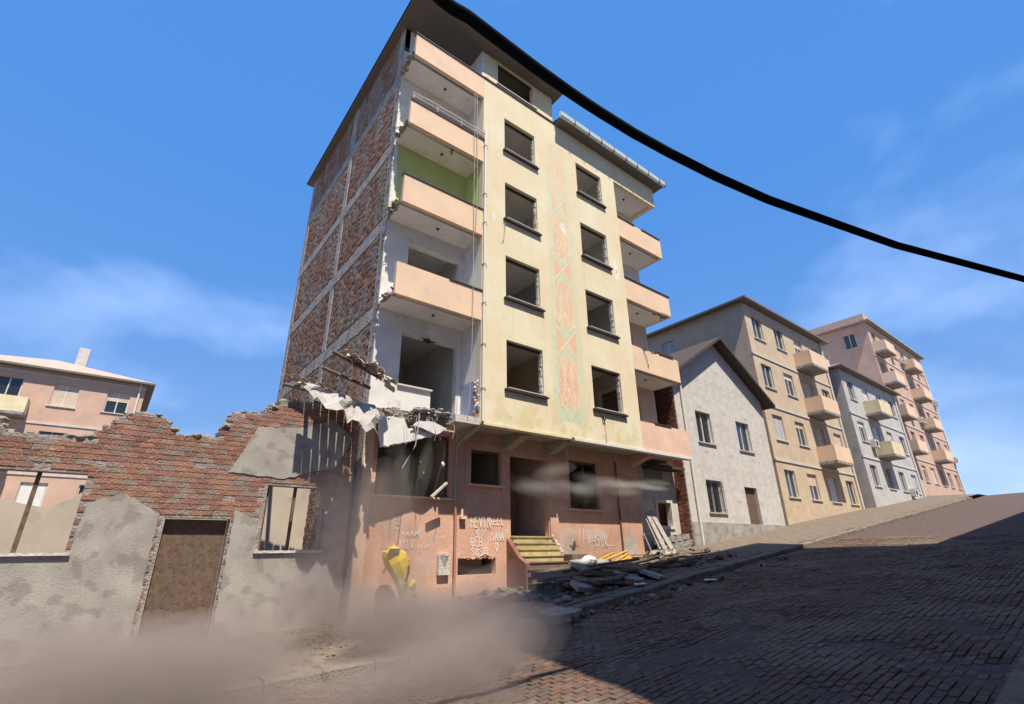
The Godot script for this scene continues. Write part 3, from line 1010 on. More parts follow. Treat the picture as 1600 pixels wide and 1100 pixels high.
func make_brick_side() -> void:
	var part := node("brick_side_wall", bld)
	var b := MB.new()
	b.box(Vector3(XL + 0.02, 0.4, -11), Vector3(XL + 0.2, 5.19, GW - 0.2))
	for k in range(1, 6):
		var top := fl(k + 1) - 0.002 if k < 5 else 17.6
		b.box(Vector3(XL + 0.02, fl(k) + 0.152, -11), Vector3(XL + 0.198, minf(top, 17.02), -1.21))
	put(b, "mortar_bed", M.mortar, part)
	var frame := MB.new()
	for k in range(1, 6):
		var zz := -1.002
		while zz > -11.0:
			var ln := rng.randf_range(0.18, 0.5)
			frame.box(Vector3(XL - 0.012 - rng.randf() * 0.008, fl(k) - 0.27 - rng.randf() * 0.05, maxf(zz - ln, -11.0)), Vector3(XL + 0.018, fl(k) + 0.10 + rng.randf() * 0.06, zz))
			zz -= ln
	for cz: Array in [[-1.36, -1.003], [-5.6, -5.25], [-10.99, -10.6]]:
		var ya := 0.4
		for k in range(1, 7):
			var yb := fl(k) - 0.302 if k < 6 else 19.6
			if yb > ya: frame.box(Vector3(XL - 0.014, ya, cz[0]), Vector3(XL + 0.018, yb, cz[1]))
			ya = fl(k) + 0.162
	put(frame, "concrete_frame", M.old_concrete, part)
	# crumbled edge of the front column
	b = MB.new()
	for i in 240:
		var s := rng.randf_range(0.012, 0.04)
		b.rock(Vector3(XL - 0.015 + rng.randf_range(-0.015, 0.02), rng.randf_range(5.2, 17.0), -1.02 - absf(rng.randfn(0, 0.16))), Vector3(s * 0.5, s * 1.4, s), rng)
	put(b, "crumbled_edge", M.raw_concrete, part)
	# bricks, one by one in one mesh: each shows smaller than ten pixels
	b = MB.new()
	var pal := [Color(0.38, 0.19, 0.12), Color(0.33, 0.18, 0.12), Color(0.40, 0.215, 0.14), Color(0.30, 0.195, 0.14), Color(0.37, 0.265, 0.20), Color(0.36, 0.295, 0.24)]
	var smear := FastNoiseLite.new()
	smear.seed = 5
	smear.frequency = 0.28
	var y := 0.6
	var row := 0
	while y < 19.5:
		var skip := false
		for k in range(1, 6):
			if y + 0.09 > fl(k) - 0.305 and y < fl(k) + 0.163: skip = true
		if not skip:
			var z := -1.375 - (0.105 if row % 2 else 0.0)
			while z > -10.4:
				if not (z < -5.04 and z > -5.62):
					var d := rng.randf_range(-0.002, 0.014)
					var nn := smear.get_noise_2d(z * 3, y * 1.2 + z * 1.5)
					if rng.randf() > 0.015:
						b.c = pal[rng.randi() % 4] * rng.randf_range(0.75, 1.2) if nn < 0.04 else pal[4 + rng.randi() % 2] * rng.randf_range(0.8, 1.15)
						var a := Vector3(XL - 0.004 - d, y, z - 0.197)
						var e := Vector3(XL + 0.019, y + 0.088, z)
						var f := [Vector3(a.x, a.y, a.z), Vector3(a.x, a.y, e.z), Vector3(a.x, e.y, e.z), Vector3(a.x, e.y, a.z)]
						var g := [Vector3(e.x, a.y, a.z), Vector3(e.x, a.y, e.z), Vector3(e.x, e.y, e.z), Vector3(e.x, e.y, a.z)]
						b.quad(f[0], f[1], f[2], f[3])
						b.quad(f[3], f[2], g[2], g[3])
						b.quad(f[1], f[0], g[0], g[1])
						b.quad(f[0], f[3], g[3], g[0])
						b.quad(f[2], f[1], g[1], g[2])
				z -= 0.21
		y += 0.10
		row += 1
	tag(put(b, "bricks", M.brick, part), "", "", "", "stuff")

func make_ground_floor() -> void:
	var b := MB.new()
	var hl := [Rect2(-2.28, 3.33, 2.07, 1.62), Rect2(0.46, 3.75, 1.03, 0.95), Rect2(1.84, 2.42, 1.46, 2.25), Rect2(4.25, 3.24, 1.36, 1.52), Rect2(0.12, 1.47, 1.20, 0.40)]
	b.wall(-2.63, 7.66, 0.5, 5.196, GW, 0.2, hl)
	put(b, "ground_floor_wall", M.pink, bld)
	b = MB.new()   # corner piers standing proud
	b.box(Vector3(-2.67, 0.5, GW - 0.2), Vector3(-2.40, 5.0, GW + 0.05))
	put(b, "corner_pier", M.rose, bld)
	b = MB.new()
	b.box(Vector3(6.52, 1.2, GW), Vector3(7.67, 5.19, GW + 0.03))
	put(b, "corner_pier", M.pink, bld)
	b = MB.new()
	b.box(Vector3(3.32, 2.3, GW), Vector3(3.62, 5.0, GW + 0.05))
	put(b, "door_pier", M.pink, bld)
	# window surrounds and sills
	for w: Array in [[-2.28, 3.33, 2.07, 1.62], [0.46, 3.75, 1.03, 0.95], [4.25, 3.24, 1.36, 1.52]]:
		var win := node("ground_window", bld)
		b = MB.new()
		b.bevel(Vector3(w[0] - 0.12, w[1] - 0.05, GW - 0.16), Vector3(w[0] + w[2] + 0.12, w[1] - 0.002, GW + 0.09), 0.006)
		put(b, "sill", M.rose, win)
		b = MB.new()
		b.box(Vector3(w[0] + 0.002, w[1] + w[3] - 0.07, GW - 0.16), Vector3(w[0] + w[2] - 0.002, w[1] + w[3] - 0.002, GW - 0.1))
		b.box(Vector3(w[0] + w[2] - 0.06, w[1] + 0.002, GW - 0.16), Vector3(w[0] + w[2] - 0.002, w[1] + w[3] - 0.072, GW - 0.1))
		if w[0] > 4: b.box(Vector3(4.98, w[1] + 0.002, GW - 0.15), Vector3(5.03, w[1] + w[3] - 0.072, GW - 0.1))
		put(b, "frame", M.dark_wood, win)
	b = MB.new()   # plaster border round the small window
	for q: Array in [[0.28, 3.60, 0.45, 4.88], [1.50, 3.60, 1.70, 4.88], [0.452, 4.72, 1.498, 4.88]]:
		b.box(Vector3(q[0], q[1], GW), Vector3(q[2], q[3], GW + 0.035))
	put(b, "window_border", M.pink, bld)
	# rooms behind the ground floor
	b = MB.new()
	b.box(Vector3(XL + 0.2, 0.6, -5.2), Vector3(7.6, 5.19, -5.0))
	b.box(Vector3(-0.1, 0.6, -5.0), Vector3(0.05, 5.19, GW - 0.202))
	b.box(Vector3(1.65, 0.6, -5.0), Vector3(1.80, 5.19, GW - 0.202))
	b.box(Vector3(3.40, 0.6, -5.0), Vector3(3.55, 5.19, GW - 0.202))
	b.box(Vector3(7.45, 0.6, -5.0), Vector3(7.6, 5.19, GW - 0.202))
	put(b, "ground_floor_rooms", M.beige_room, bld)
	b = MB.new()
	b.box(Vector3(XL + 0.2, 2.2, -5.0), Vector3(1.65, 2.35, GW - 0.203))
	b.box(Vector3(1.80, 2.25, -5.0), Vector3(3.40, 2.41, GW - 0.203))
	b.box(Vector3(3.55, 2.2, -5.0), Vector3(7.45, 2.35, GW - 0.203))
	put(b, "ground_floor_slab", M.concrete, bld)
	b = MB.new()
	b.box(Vector3(1.90, 2.42, -2.6), Vector3(3.2, 4.55, -2.55))
	put(b, "entrance_door", M.door_brown, bld)
	# beams under the overhang
	for x: float in [-0.10, 1.62, 3.30, 7.35]:
		b = MB.new()
		b.prism(PackedVector2Array([Vector2(-0.23, 5.195), Vector2(-0.23, 5.08), Vector2(GW + 0.002, 4.80), Vector2(GW + 0.002, 5.195)]), 0, 0.28, Transform3D(Basis(Vector3(0, 0, 1), Vector3(0, 1, 0), Vector3(-1, 0, 0)), Vector3(x + 0.28, 0, 0)))
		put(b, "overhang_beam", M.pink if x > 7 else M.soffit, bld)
	# steps up to the entrance
	var st := node("entrance_steps", bld)
	var n := 8
	for i in n:
		var y1 := 2.41 - i * 0.165
		var z1 := -0.98 + i * 0.145
		var x0 := 1.83 if i < 4 else 1.75
		var x1 := 3.30 if i < 4 else 3.42 + (i - 4) * 0.12
		b = MB.new()
		b.box(Vector3(x0, 0.7, GW + 0.001), Vector3(x1, y1 - 0.035, z1))
		put(b, "riser", M.steps if i < 4 else M.steps_brown, st)
		b = MB.new()
		b.bevel(Vector3(x0 - 0.01, y1 - 0.034, z1 - 0.145), Vector3(x1 + 0.01, y1, z1 + 0.025), 0.006)
		put(b, "tread", M.steps if i < 4 else M.steps_brown, st)
	b = MB.new()   # cheek wall on the left side
	b.prism(PackedVector2Array([Vector2(GW + 0.002, 0.8), Vector2(-0.28, 0.8), Vector2(-0.28, 1.72), Vector2(-0.55, 1.85), Vector2(GW + 0.002, 2.36)]), 0, 0.14, Transform3D(Basis(Vector3(0, 0, 1), Vector3(0, 1, 0), Vector3(-1, 0, 0)), Vector3(1.825, 0, 0)))
	put(b, "cheek_wall", M.step_side, st)
	b = MB.new()   # low block beside the steps
	b.box(Vector3(3.45, 0.9, GW + 0.001), Vector3(4.05, 1.92, -0.35))
	put(b, "side_block", M.steps_brown, st)
	b = MB.new()
	for i in 14:
		var s := rng.randf_range(0.02, 0.055)
		var u := rng.randf()
		b.rock(Vector3(3.31 + rng.randf() * 0.05, lerpf(2.45, 1.95, u), lerpf(-1.05, -0.55, u)), Vector3(s, s, s), rng)
	tag(put(b, "broken_edge", M.pale_render, st), "", "", "", "stuff")
	# broken lintel of the cellar opening
	b = MB.new()
	for i in 10:
		var s := rng.randf_range(0.02, 0.05)
		b.rock(Vector3(rng.randf_range(0.15, 1.3), 1.87 + rng.randf_range(-0.03, 0.01), GW - 0.03 + rng.randf() * 0.03), Vector3(s * 2, s * 0.6, s), rng)
	b.tube([Vector3(0.75, 1.88, GW), Vector3(0.95, 1.97, GW + 0.02), Vector3(1.15, 1.90, GW + 0.03)], 0.012, 6)
	put(b, "broken_lintel", M.pink, bld)
	b = MB.new()
	b.box(Vector3(0.12, 0.9, -1.9), Vector3(1.35, 2.0, -1.8))
	put(b, "cellar_back", M.dim_room, bld)
	# service box
	var box := node("meter_box", bld)
	b = MB.new()
	b.bevel(Vector3(-0.49, 1.50, GW), Vector3(-0.17, 1.99, GW + 0.10), 0.012)
	put(b, "case", M.pale_render, box)
	b = MB.new()
	b.prism(PackedVector2Array([Vector2(-0.46, 1.95), Vector2(-0.20, 1.95), Vector2(-0.26, 1.80), Vector2(-0.32, 1.68), Vector2(-0.39, 1.79)]), GW + 0.101, GW + 0.106)
	put(b, "torn_cover", M.concrete, box)

func crack_poly(pts: Array) -> PackedVector2Array:
	# roughens the outline of a broken piece
	var o := PackedVector2Array()
	for i in pts.size():
		var a: Vector2 = pts[i]
		var d: Vector2 = pts[(i + 1) % pts.size()]
		var n := maxi(1, int(a.distance_to(d) / 0.09))
		for k in n:
			var p := a.lerp(d, float(k) / n)
			if k > 0: p += Vector2(rng.randf_range(-0.016, 0.016), rng.randf_range(-0.016, 0.016))
			o.append(p)
	return o

func make_broken_floor() -> void:
	# the torn first floor slab of the left balcony
	var b := MB.new()
	var x := XL - 0.02
	while x < -0.75:      # ragged beam
		var w := rng.randf_range(0.10, 0.24)
		var f := (-0.52 if x < -0.9 else -0.28) + rng.randf_range(-0.09, 0.09)
		b.box(Vector3(x, 5.06 + rng.randf_range(-0.03, 0.03), -1.0), Vector3(minf(x + w, -0.75), 5.29 + rng.randf_range(-0.05, 0.05), f))
		x += w
	for i in 110:
		var s := rng.randf_range(0.02, 0.06)
		var px := rng.randf_range(XL, -0.72)
		b.rock(Vector3(px, 5.18 + rng.randf_range(-0.13, 0.11), (-0.52 if px < -0.9 else -0.28) + rng.randf_range(-0.12, 0.06)), Vector3(s * 1.4, s * 0.8, s), rng)
	put(b, "torn_slab", M.raw_concrete, bld)
	b = MB.new()
	b.box(Vector3(-0.74, 5.11, -1.0), Vector3(-0.002, 5.30, -0.02))
	put(b, "floor_stub", M.pale_render, bld)
	b = MB.new()    # heap of broken screed lying on the edge
	for i in 70:
		var u := rng.randf()
		var s := rng.randf_range(0.03, 0.09)
		b.rock(Vector3(lerpf(-1.75, -0.75, u), 5.31 + 0.12 * sin(u * PI) * rng.randf(), -0.45 + rng.randf_range(-0.15, 0.22)), Vector3(s * 1.5, s * 0.7, s), rng)
	put(b, "screed_heap", M.concrete, bld)
	# tattered brick end of the wall beside the pipe
	b = MB.new()
	for i in [0, 1, 3, 4, 6, 8]:
		b.obox(Transform3D(Basis.from_euler(Vector3(rng.randf_range(-0.2, 0.2), rng.randf_range(-0.3, 0.3), rng.randf_range(-0.25, 0.25))), Vector3(-0.07 + rng.randf_range(-0.05, 0.04), 5.38 + i * 0.10, -0.11 + rng.randf_range(-0.05, 0.05))), Vector3(rng.randf_range(0.05, 0.13), 0.075, 0.10))
	put(b, "broken_brick_end", M.red_slab, bld)
	b = MB.new()
	for i in 22:
		var s := rng.randf_range(0.02, 0.055)
		b.rock(Vector3(-0.09 + rng.randf_range(-0.07, 0.05), 5.35 + rng.randf() * 1.05, -0.05 + rng.randf_range(-0.05, 0.05)), Vector3(s, s * 1.2, s), rng)
	put(b, "broken_plaster_end", M.pale_render, bld)
	# the balcony's old parapet hanging face down from its bars
	b = MB.new()
	b.prism(crack_poly([Vector2(-2.65, 4.98), Vector2(-2.53, 4.30), Vector2(-1.88, 4.49), Vector2(-1.19, 4.73), Vector2(-1.48, 4.77), Vector2(-1.79, 4.83), Vector2(-1.92, 4.80), Vector2(-2.03, 5.05)]), -0.41, -0.27)
	put(b, "hanging_parapet", M.white_plaster, bld)
	b = MB.new()
	b.prism(crack_poly([Vector2(-1.80, 4.88), Vector2(-1.65, 5.02), Vector2(-1.33, 5.04), Vector2(-0.88, 4.92), Vector2(-1.15, 4.74), Vector2(-1.46, 4.81)]), -0.27, -0.19)
	put(b, "hanging_parapet", M.white_plaster, bld)
	b = MB.new()
	for q: Array in [[-2.53, 4.30, -1.88, 4.49], [-1.88, 4.49, -1.19, 4.73], [-2.65, 4.98, -2.03, 5.05], [-1.92, 4.80, -1.19, 4.73], [-1.80, 4.88, -0.88, 4.92]]:
		for i in 16:
			var u := rng.randf()
			var s := rng.randf_range(0.012, 0.038)
			b.rock(Vector3(lerpf(q[0], q[2], u), lerpf(q[1], q[3], u) + rng.randf_range(-0.02, 0.015), -0.33 + rng.randf_range(-0.08, 0.07)), Vector3(s * 1.3, s, s), rng)
	tag(put(b, "broken_rim", M.pale_render, bld), "", "", "", "stuff")
	for i in 5:
		b = MB.new()
		var p := Vector3(lerpf(-2.1, -0.8, i / 4.0) + rng.randf_range(-0.1, 0.1), 5.1, -0.2 + rng.randf_range(-0.05, 0.15))
		var pts := [p]
		var len := rng.randf_range(0.3, 0.9)
		for j in 4:
			p += Vector3(rng.randf_range(-0.05, 0.05), -len / 4, rng.randf_range(-0.02, 0.06))
			pts.append(p)
		b.tube(pts, 0.0055, 5)
		put(b, "hanging_bar", M.thin_wire, bld)
	b = MB.new()
	b.tube([Vector3(-1.75, 5.15, -0.05), Vector3(-1.80, 4.7, 0.02), Vector3(-1.84, 4.35, 0.02), Vector3(-2.02, 4.0, 0.0), Vector3(-2.12, 3.80, -0.02)], 0.012, 6)
	put(b, "hanging_bar", M.thin_wire, bld)

func make_fittings() -> void:
	# rain pipe down the front corner and under the overhang
	var pipe := node("rain_pipe", bld)
	var b := MB.new()
	b.tube([Vector3(0.055, 15.35, 0.055), Vector3(0.055, 10, 0.055), Vector3(0.05, 5.20, 0.055)], 0.042, 10)
	put(b, "upright", M.pvc, pipe)
	b = MB.new()
	b.tube([Vector3(0.05, 5.20, 0.055), Vector3(0.02, 5.08, -0.05), Vector3(-0.02, 4.98, -0.45), Vector3(-0.03, 4.86, -0.75), Vector3(-0.05, 4.72, GW + 0.10), Vector3(-0.05, 4.50, GW + 0.07), Vector3(-0.05, 3.15, GW + 0.07)], 0.038, 8)
	put(b, "offset_bend", M.thin_wire, pipe)
	b = MB.new()
	b.tube([Vector3(-0.05, 3.15, GW + 0.07), Vector3(-0.02, 2.85, GW + 0.06), Vector3(0.0, 0.95, GW + 0.06)], 0.035, 8)
	put(b, "lower_length", M.pvc_pink, pipe)
	for y: float in [14.6, 12.6, 11.5, 10.0, 8.7, 7.4, 6.1]:
		b = MB.new()
		b.box(Vector3(0.0, y, 0.001), Vector3(0.17, y + 0.025, 0.02))
		b.box(Vector3(0.005, y - 0.01, 0.02), Vector3(0.105, y + 0.035, 0.104))
		put(b, "clip", M.rail, pipe)
	b = MB.new()
	b.tube([Vector3(6.50, 4.9, GW + 0.04), Vector3(6.53, 1.5, GW + 0.05)], 0.025, 8)
	put(b, "wall_conduit", M.dark_wood, bld)
	b = MB.new()
	b.bevel(Vector3(0.12, 2.82, GW), Vector3(0.30, 2.90, GW + 0.12), 0.01)
	b.box(Vector3(0.14, 2.90, GW), Vector3(0.20, 3.08, GW + 0.08))
	put(b, "bracket", M.rose, bld)
	# thin cables hanging over the balconies
	for q: Array in [[-0.42, 17.0, 5.35, 0.06], [-0.34, 17.0, 10.9, 0.07]]:
		b = MB.new()
		var pts := []
		for i in 14:
			var u := i / 13.0
			pts.append(Vector3(q[0] + 0.14 * u * sin(u * 3.0), lerpf(q[1], q[2], u), q[3] + 0.02 * sin(u * 9)))
		b.tube(pts, 0.009, 5)
		put(b, "loose_cable", M.thin_wire, bld)
	b = MB.new()   # ring and line below the lowest right window
	var ring := []
	for i in 13:
		var an := TAU * i / 12
		ring.append(Vector3(4.86 + 0.055 * sin(an), 6.02 + 0.10 * cos(an), 0.05))
	b.tube(ring, 0.022, 6)
	put(b, "pulley_ring", M.lamp_black, bld)
	b = MB.new()
	b.tube([Vector3(4.84, 6.26, 0.07), Vector3(4.87, 6.1, 0.05), Vector3(4.89, 5.5, 0.05), Vector3(4.90, 5.2, 0.03), Vector3(4.86, 4.7, -0.3), Vector3(4.82, 4.35, -0.5)], 0.009, 5)
	put(b, "loose_cable", M.thin_wire, bld)
	b = MB.new()
	b.tube([Vector3(3.42, 5.12, -0.3), Vector3(3.5, 4.9, -0.4), Vector3(3.75, 4.6, -0.6)], 0.016, 6)
	put(b, "loose_cable", M.thin_wire, bld)
	b = MB.new()
	var sw := []
	for i in 12:
		var u := i / 11.0
		sw.append(Vector3(lerpf(1.7, 4.1, u), 4.86 - 0.10 * sin(u * PI), GW + 0.06))
	b.tube(sw, 0.010, 5)
	put(b, "loose_cable", M.thin_wire, bld)
	b = MB.new()
	b.tube([Vector3(0.86, 12.0, 0.03), Vector3(0.84, 11.6, 0.05), Vector3(0.80, 11.2, 0.04), Vector3(0.74, 11.15, 0.04)], 0.012, 5)
	put(b, "loose_cable", M.thin_wire, bld)
	# star shaped hole in the lintel of the lowest balcony, and a torn hook hole in the ceiling of the third
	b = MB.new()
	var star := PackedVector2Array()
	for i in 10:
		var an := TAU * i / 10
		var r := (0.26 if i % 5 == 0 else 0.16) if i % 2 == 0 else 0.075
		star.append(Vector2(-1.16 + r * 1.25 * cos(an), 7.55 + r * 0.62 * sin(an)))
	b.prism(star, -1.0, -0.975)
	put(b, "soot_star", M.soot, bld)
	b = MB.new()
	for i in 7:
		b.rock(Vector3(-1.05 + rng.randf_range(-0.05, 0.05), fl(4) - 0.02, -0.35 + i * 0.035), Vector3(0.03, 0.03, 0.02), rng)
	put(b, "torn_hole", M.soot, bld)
	graffiti()

const GLYPH := {
	"H": [[0, 0, 0, 1], [0.6, 0, 0.6, 1], [0, 0.5, 0.6, 0.5]], "E": [[0.55, 0, 0, 0, 0, 1, 0.55, 1], [0, 0.5, 0.45, 0.5]], "V": [[0, 1, 0.3, 0, 0.6, 1]], "I": [[0.1, 0, 0.1, 1]],
	"N": [[0, 0, 0, 1, 0.55, 0, 0.55, 1]], "B": [[0, 0, 0, 1, 0.45, 0.9, 0.4, 0.55, 0, 0.5, 0.5, 0.45, 0.5, 0.1, 0, 0]], "L": [[0, 1, 0, 0, 0.5, 0]], "S": [[0.55, 0.9, 0.2, 1, 0, 0.75, 0.5, 0.35, 0.35, 0.02, 0, 0.1]],
	"G": [[0.55, 0.85, 0.25, 1, 0, 0.6, 0.1, 0.1, 0.5, 0.05, 0.55, 0.45, 0.3, 0.45]], "A": [[0, 0, 0.3, 1, 0.6, 0], [0.12, 0.4, 0.48, 0.4]], "U": [[0, 1, 0.05, 0.15, 0.3, 0, 0.5, 0.15, 0.55, 1]], "K": [[0, 0, 0, 1], [0.55, 1, 0, 0.45, 0.6, 0]],
	"M": [[0, 0, 0.1, 1, 0.3, 0.4, 0.5, 1, 0.6, 0]], "X": [[0, 0, 0.55, 1], [0, 1, 0.55, 0]], "O": [[0.3, 1, 0.02, 0.6, 0.1, 0.1, 0.4, 0.0, 0.58, 0.5, 0.3, 1]], "Y": [[0, 1, 0.3, 0.5, 0.6, 1], [0.3, 0.5, 0.3, 0]], ".": [[0.1, 0, 0.1, 0.35]], "/": [[0, 0, 0.3, 1.2]],
	"R": [[0, 0, 0, 1, 0.5, 0.85, 0.4, 0.55, 0, 0.5, 0.55, 0]], "-": [[0, 0.3, 0.9, 0.1]], "*": [[0.3, 0, 0, 0.6, 0.1, 0.95, 0.3, 0.7, 0.5, 0.95, 0.6, 0.6, 0.3, 0]]}

func graffiti() -> void:
	var words := [["HEVIN", 0.50, 2.63, 0.26, 0.66, "spray_white"], ["BEEL", 1.12, 2.70, 0.20, 0.5, "spray_white"], ["S", 0.68, 2.38, 0.18, 0.12, "spray_white"], ["GEB", 0.49, 2.16, 0.22, 0.42, "spray_white"], ["SANA", 1.18, 2.30, 0.20, 0.44, "spray_white"], ["SUSUL", 0.54, 1.92, 0.20, 0.62, "spray_white"], ["*", 1.30, 2.02, 0.24, 0.16, "spray_white"],
		["XOV", -1.56, 2.12, 0.20, 0.46, "spray_white"], ["....", -1.03, 2.12, 0.22, 0.34, "spray_white"], ["AAAA", -1.50, 2.40, 0.11, 0.5, "spray_white"], ["Y", -1.70, 2.62, 0.36, 0.26, "spray_grey"], ["X", -1.64, 2.55, 0.12, 0.12, "spray_white"],
		["//", 4.52, 2.22, 0.38, 0.36, "spray_white"], ["AHSUK", 4.90, 2.12, 0.34, 0.98, "spray_white"], ["-", 5.80, 2.14, 0.12, 0.36, "spray_white"], ["X", -2.52, 2.75, 0.30, 0.34, "spray_grey"]]
	for w: Array in words:
		var b := MB.new()
		var s: String = w[0]
		var lift := 0.0
		var adv: float = w[4] / s.length()
		for i in s.length():
			for line: Array in GLYPH[s[i]]:
				var pts := []
				for k in range(0, line.size(), 2):
					pts.append(Vector2(w[1] + adv * (i + line[k] * 1.05), w[2] + w[3] * line[k + 1]) + Vector2(rng.randf_range(-0.011, 0.011), rng.randf_range(-0.014, 0.014)))
				lift += 0.0022
				ribbon(b, pts, 0.0135, GW + (0.054 if w[1] < -2.4 else 0.004) + lift)
		put(b, "graffiti", M[w[5]], bld)
	# patches of overpainted colour on the right part of the wall, and drips
	for q: Array in [[5.25, 2.46, 0.62, 0.20, "spray_lilac"], [4.05, 2.25, 0.36, 0.42, "spray_lilac"], [6.95, 2.15, 0.36, 0.30, "spray_green"]]:
		var b := MB.new()
		var ol := PackedVector2Array()
		for i in 40:
			var an := TAU * i / 40
			var k := rng.randf_range(0.78, 1.08)
			ol.append(Vector2(q[0] + q[2] * k * signf(cos(an)) * pow(absf(cos(an)), 0.55), q[1] + q[3] * k * signf(sin(an)) * pow(absf(sin(an)), 0.55)))
		b.prism(ol, GW + (0.030 if q[0] > 6.5 else 0.0) + 0.0005, GW + (0.030 if q[0] > 6.5 else 0.0) + 0.003)
		put(b, "spray_patch", M[q[4]], bld)
	var b := MB.new()
	for i in 26:
		var x := rng.randf_range(4.6, 5.9)
		var y := 2.14 + rng.randf_range(-0.03, 0.06)
		ribbon(b, [Vector2(x, y), Vector2(x + 0.005, y - rng.randf_range(0.08, 0.35))], 0.006, GW + 0.0036 + i * 0.0002)
	tag(put(b, "paint_drips", M.spray_white, bld), "", "", "", "stuff")

func ribbon(b: MB, pts: Array, w: float, z: float) -> void:
	for i in pts.size() - 1:
		var a: Vector2 = pts[i]
		var d: Vector2 = pts[i + 1]
		var t := (d - a).normalized()
		var n := Vector2(-t.y, t.x) * w
		a -= t * w * 0.5
		d += t * w * 0.5
		z += 0.0004      # strokes cross: each lies on the one before
		b.quad(Vector3(a.x - n.x, a.y - n.y, z), Vector3(d.x - n.x, d.y - n.y, z), Vector3(d.x + n.x, d.y + n.y, z), Vector3(a.x + n.x, a.y + n.y, z))

# ---------------------------------------------------------------- neighbours
func tile_mesh() -> ArrayMesh:
	var b := MB.new()
	var n := 6
	for i in n:
		var a0 := PI * i / n
		var a1 := PI * (i + 1) / n
		for l: Array in [[0.10, 0.085]]:
			var r0: float = l[0]
			var r1: float = l[1]
			var p := func(an: float, r: float, z: float) -> Vector3: return Vector3(-cos(an) * r, sin(an) * r * 0.62, z)
			b.quad(p.call(a1, r0, 0.2), p.call(a1, r1, -0.2), p.call(a0, r1, -0.2), p.call(a0, r0, 0.2))
			b.quad(p.call(a0, r0 - 0.014, 0.2), p.call(a0, r1 - 0.014, -0.2), p.call(a1, r1 - 0.014, -0.2), p.call(a1, r0 - 0.014, 0.2))
			b.quad(p.call(a0, r0 - 0.014, 0.2), p.call(a1, r0 - 0.014, 0.2), p.call(a1, r0, 0.2), p.call(a0, r0, 0.2))
	return b.mesh()

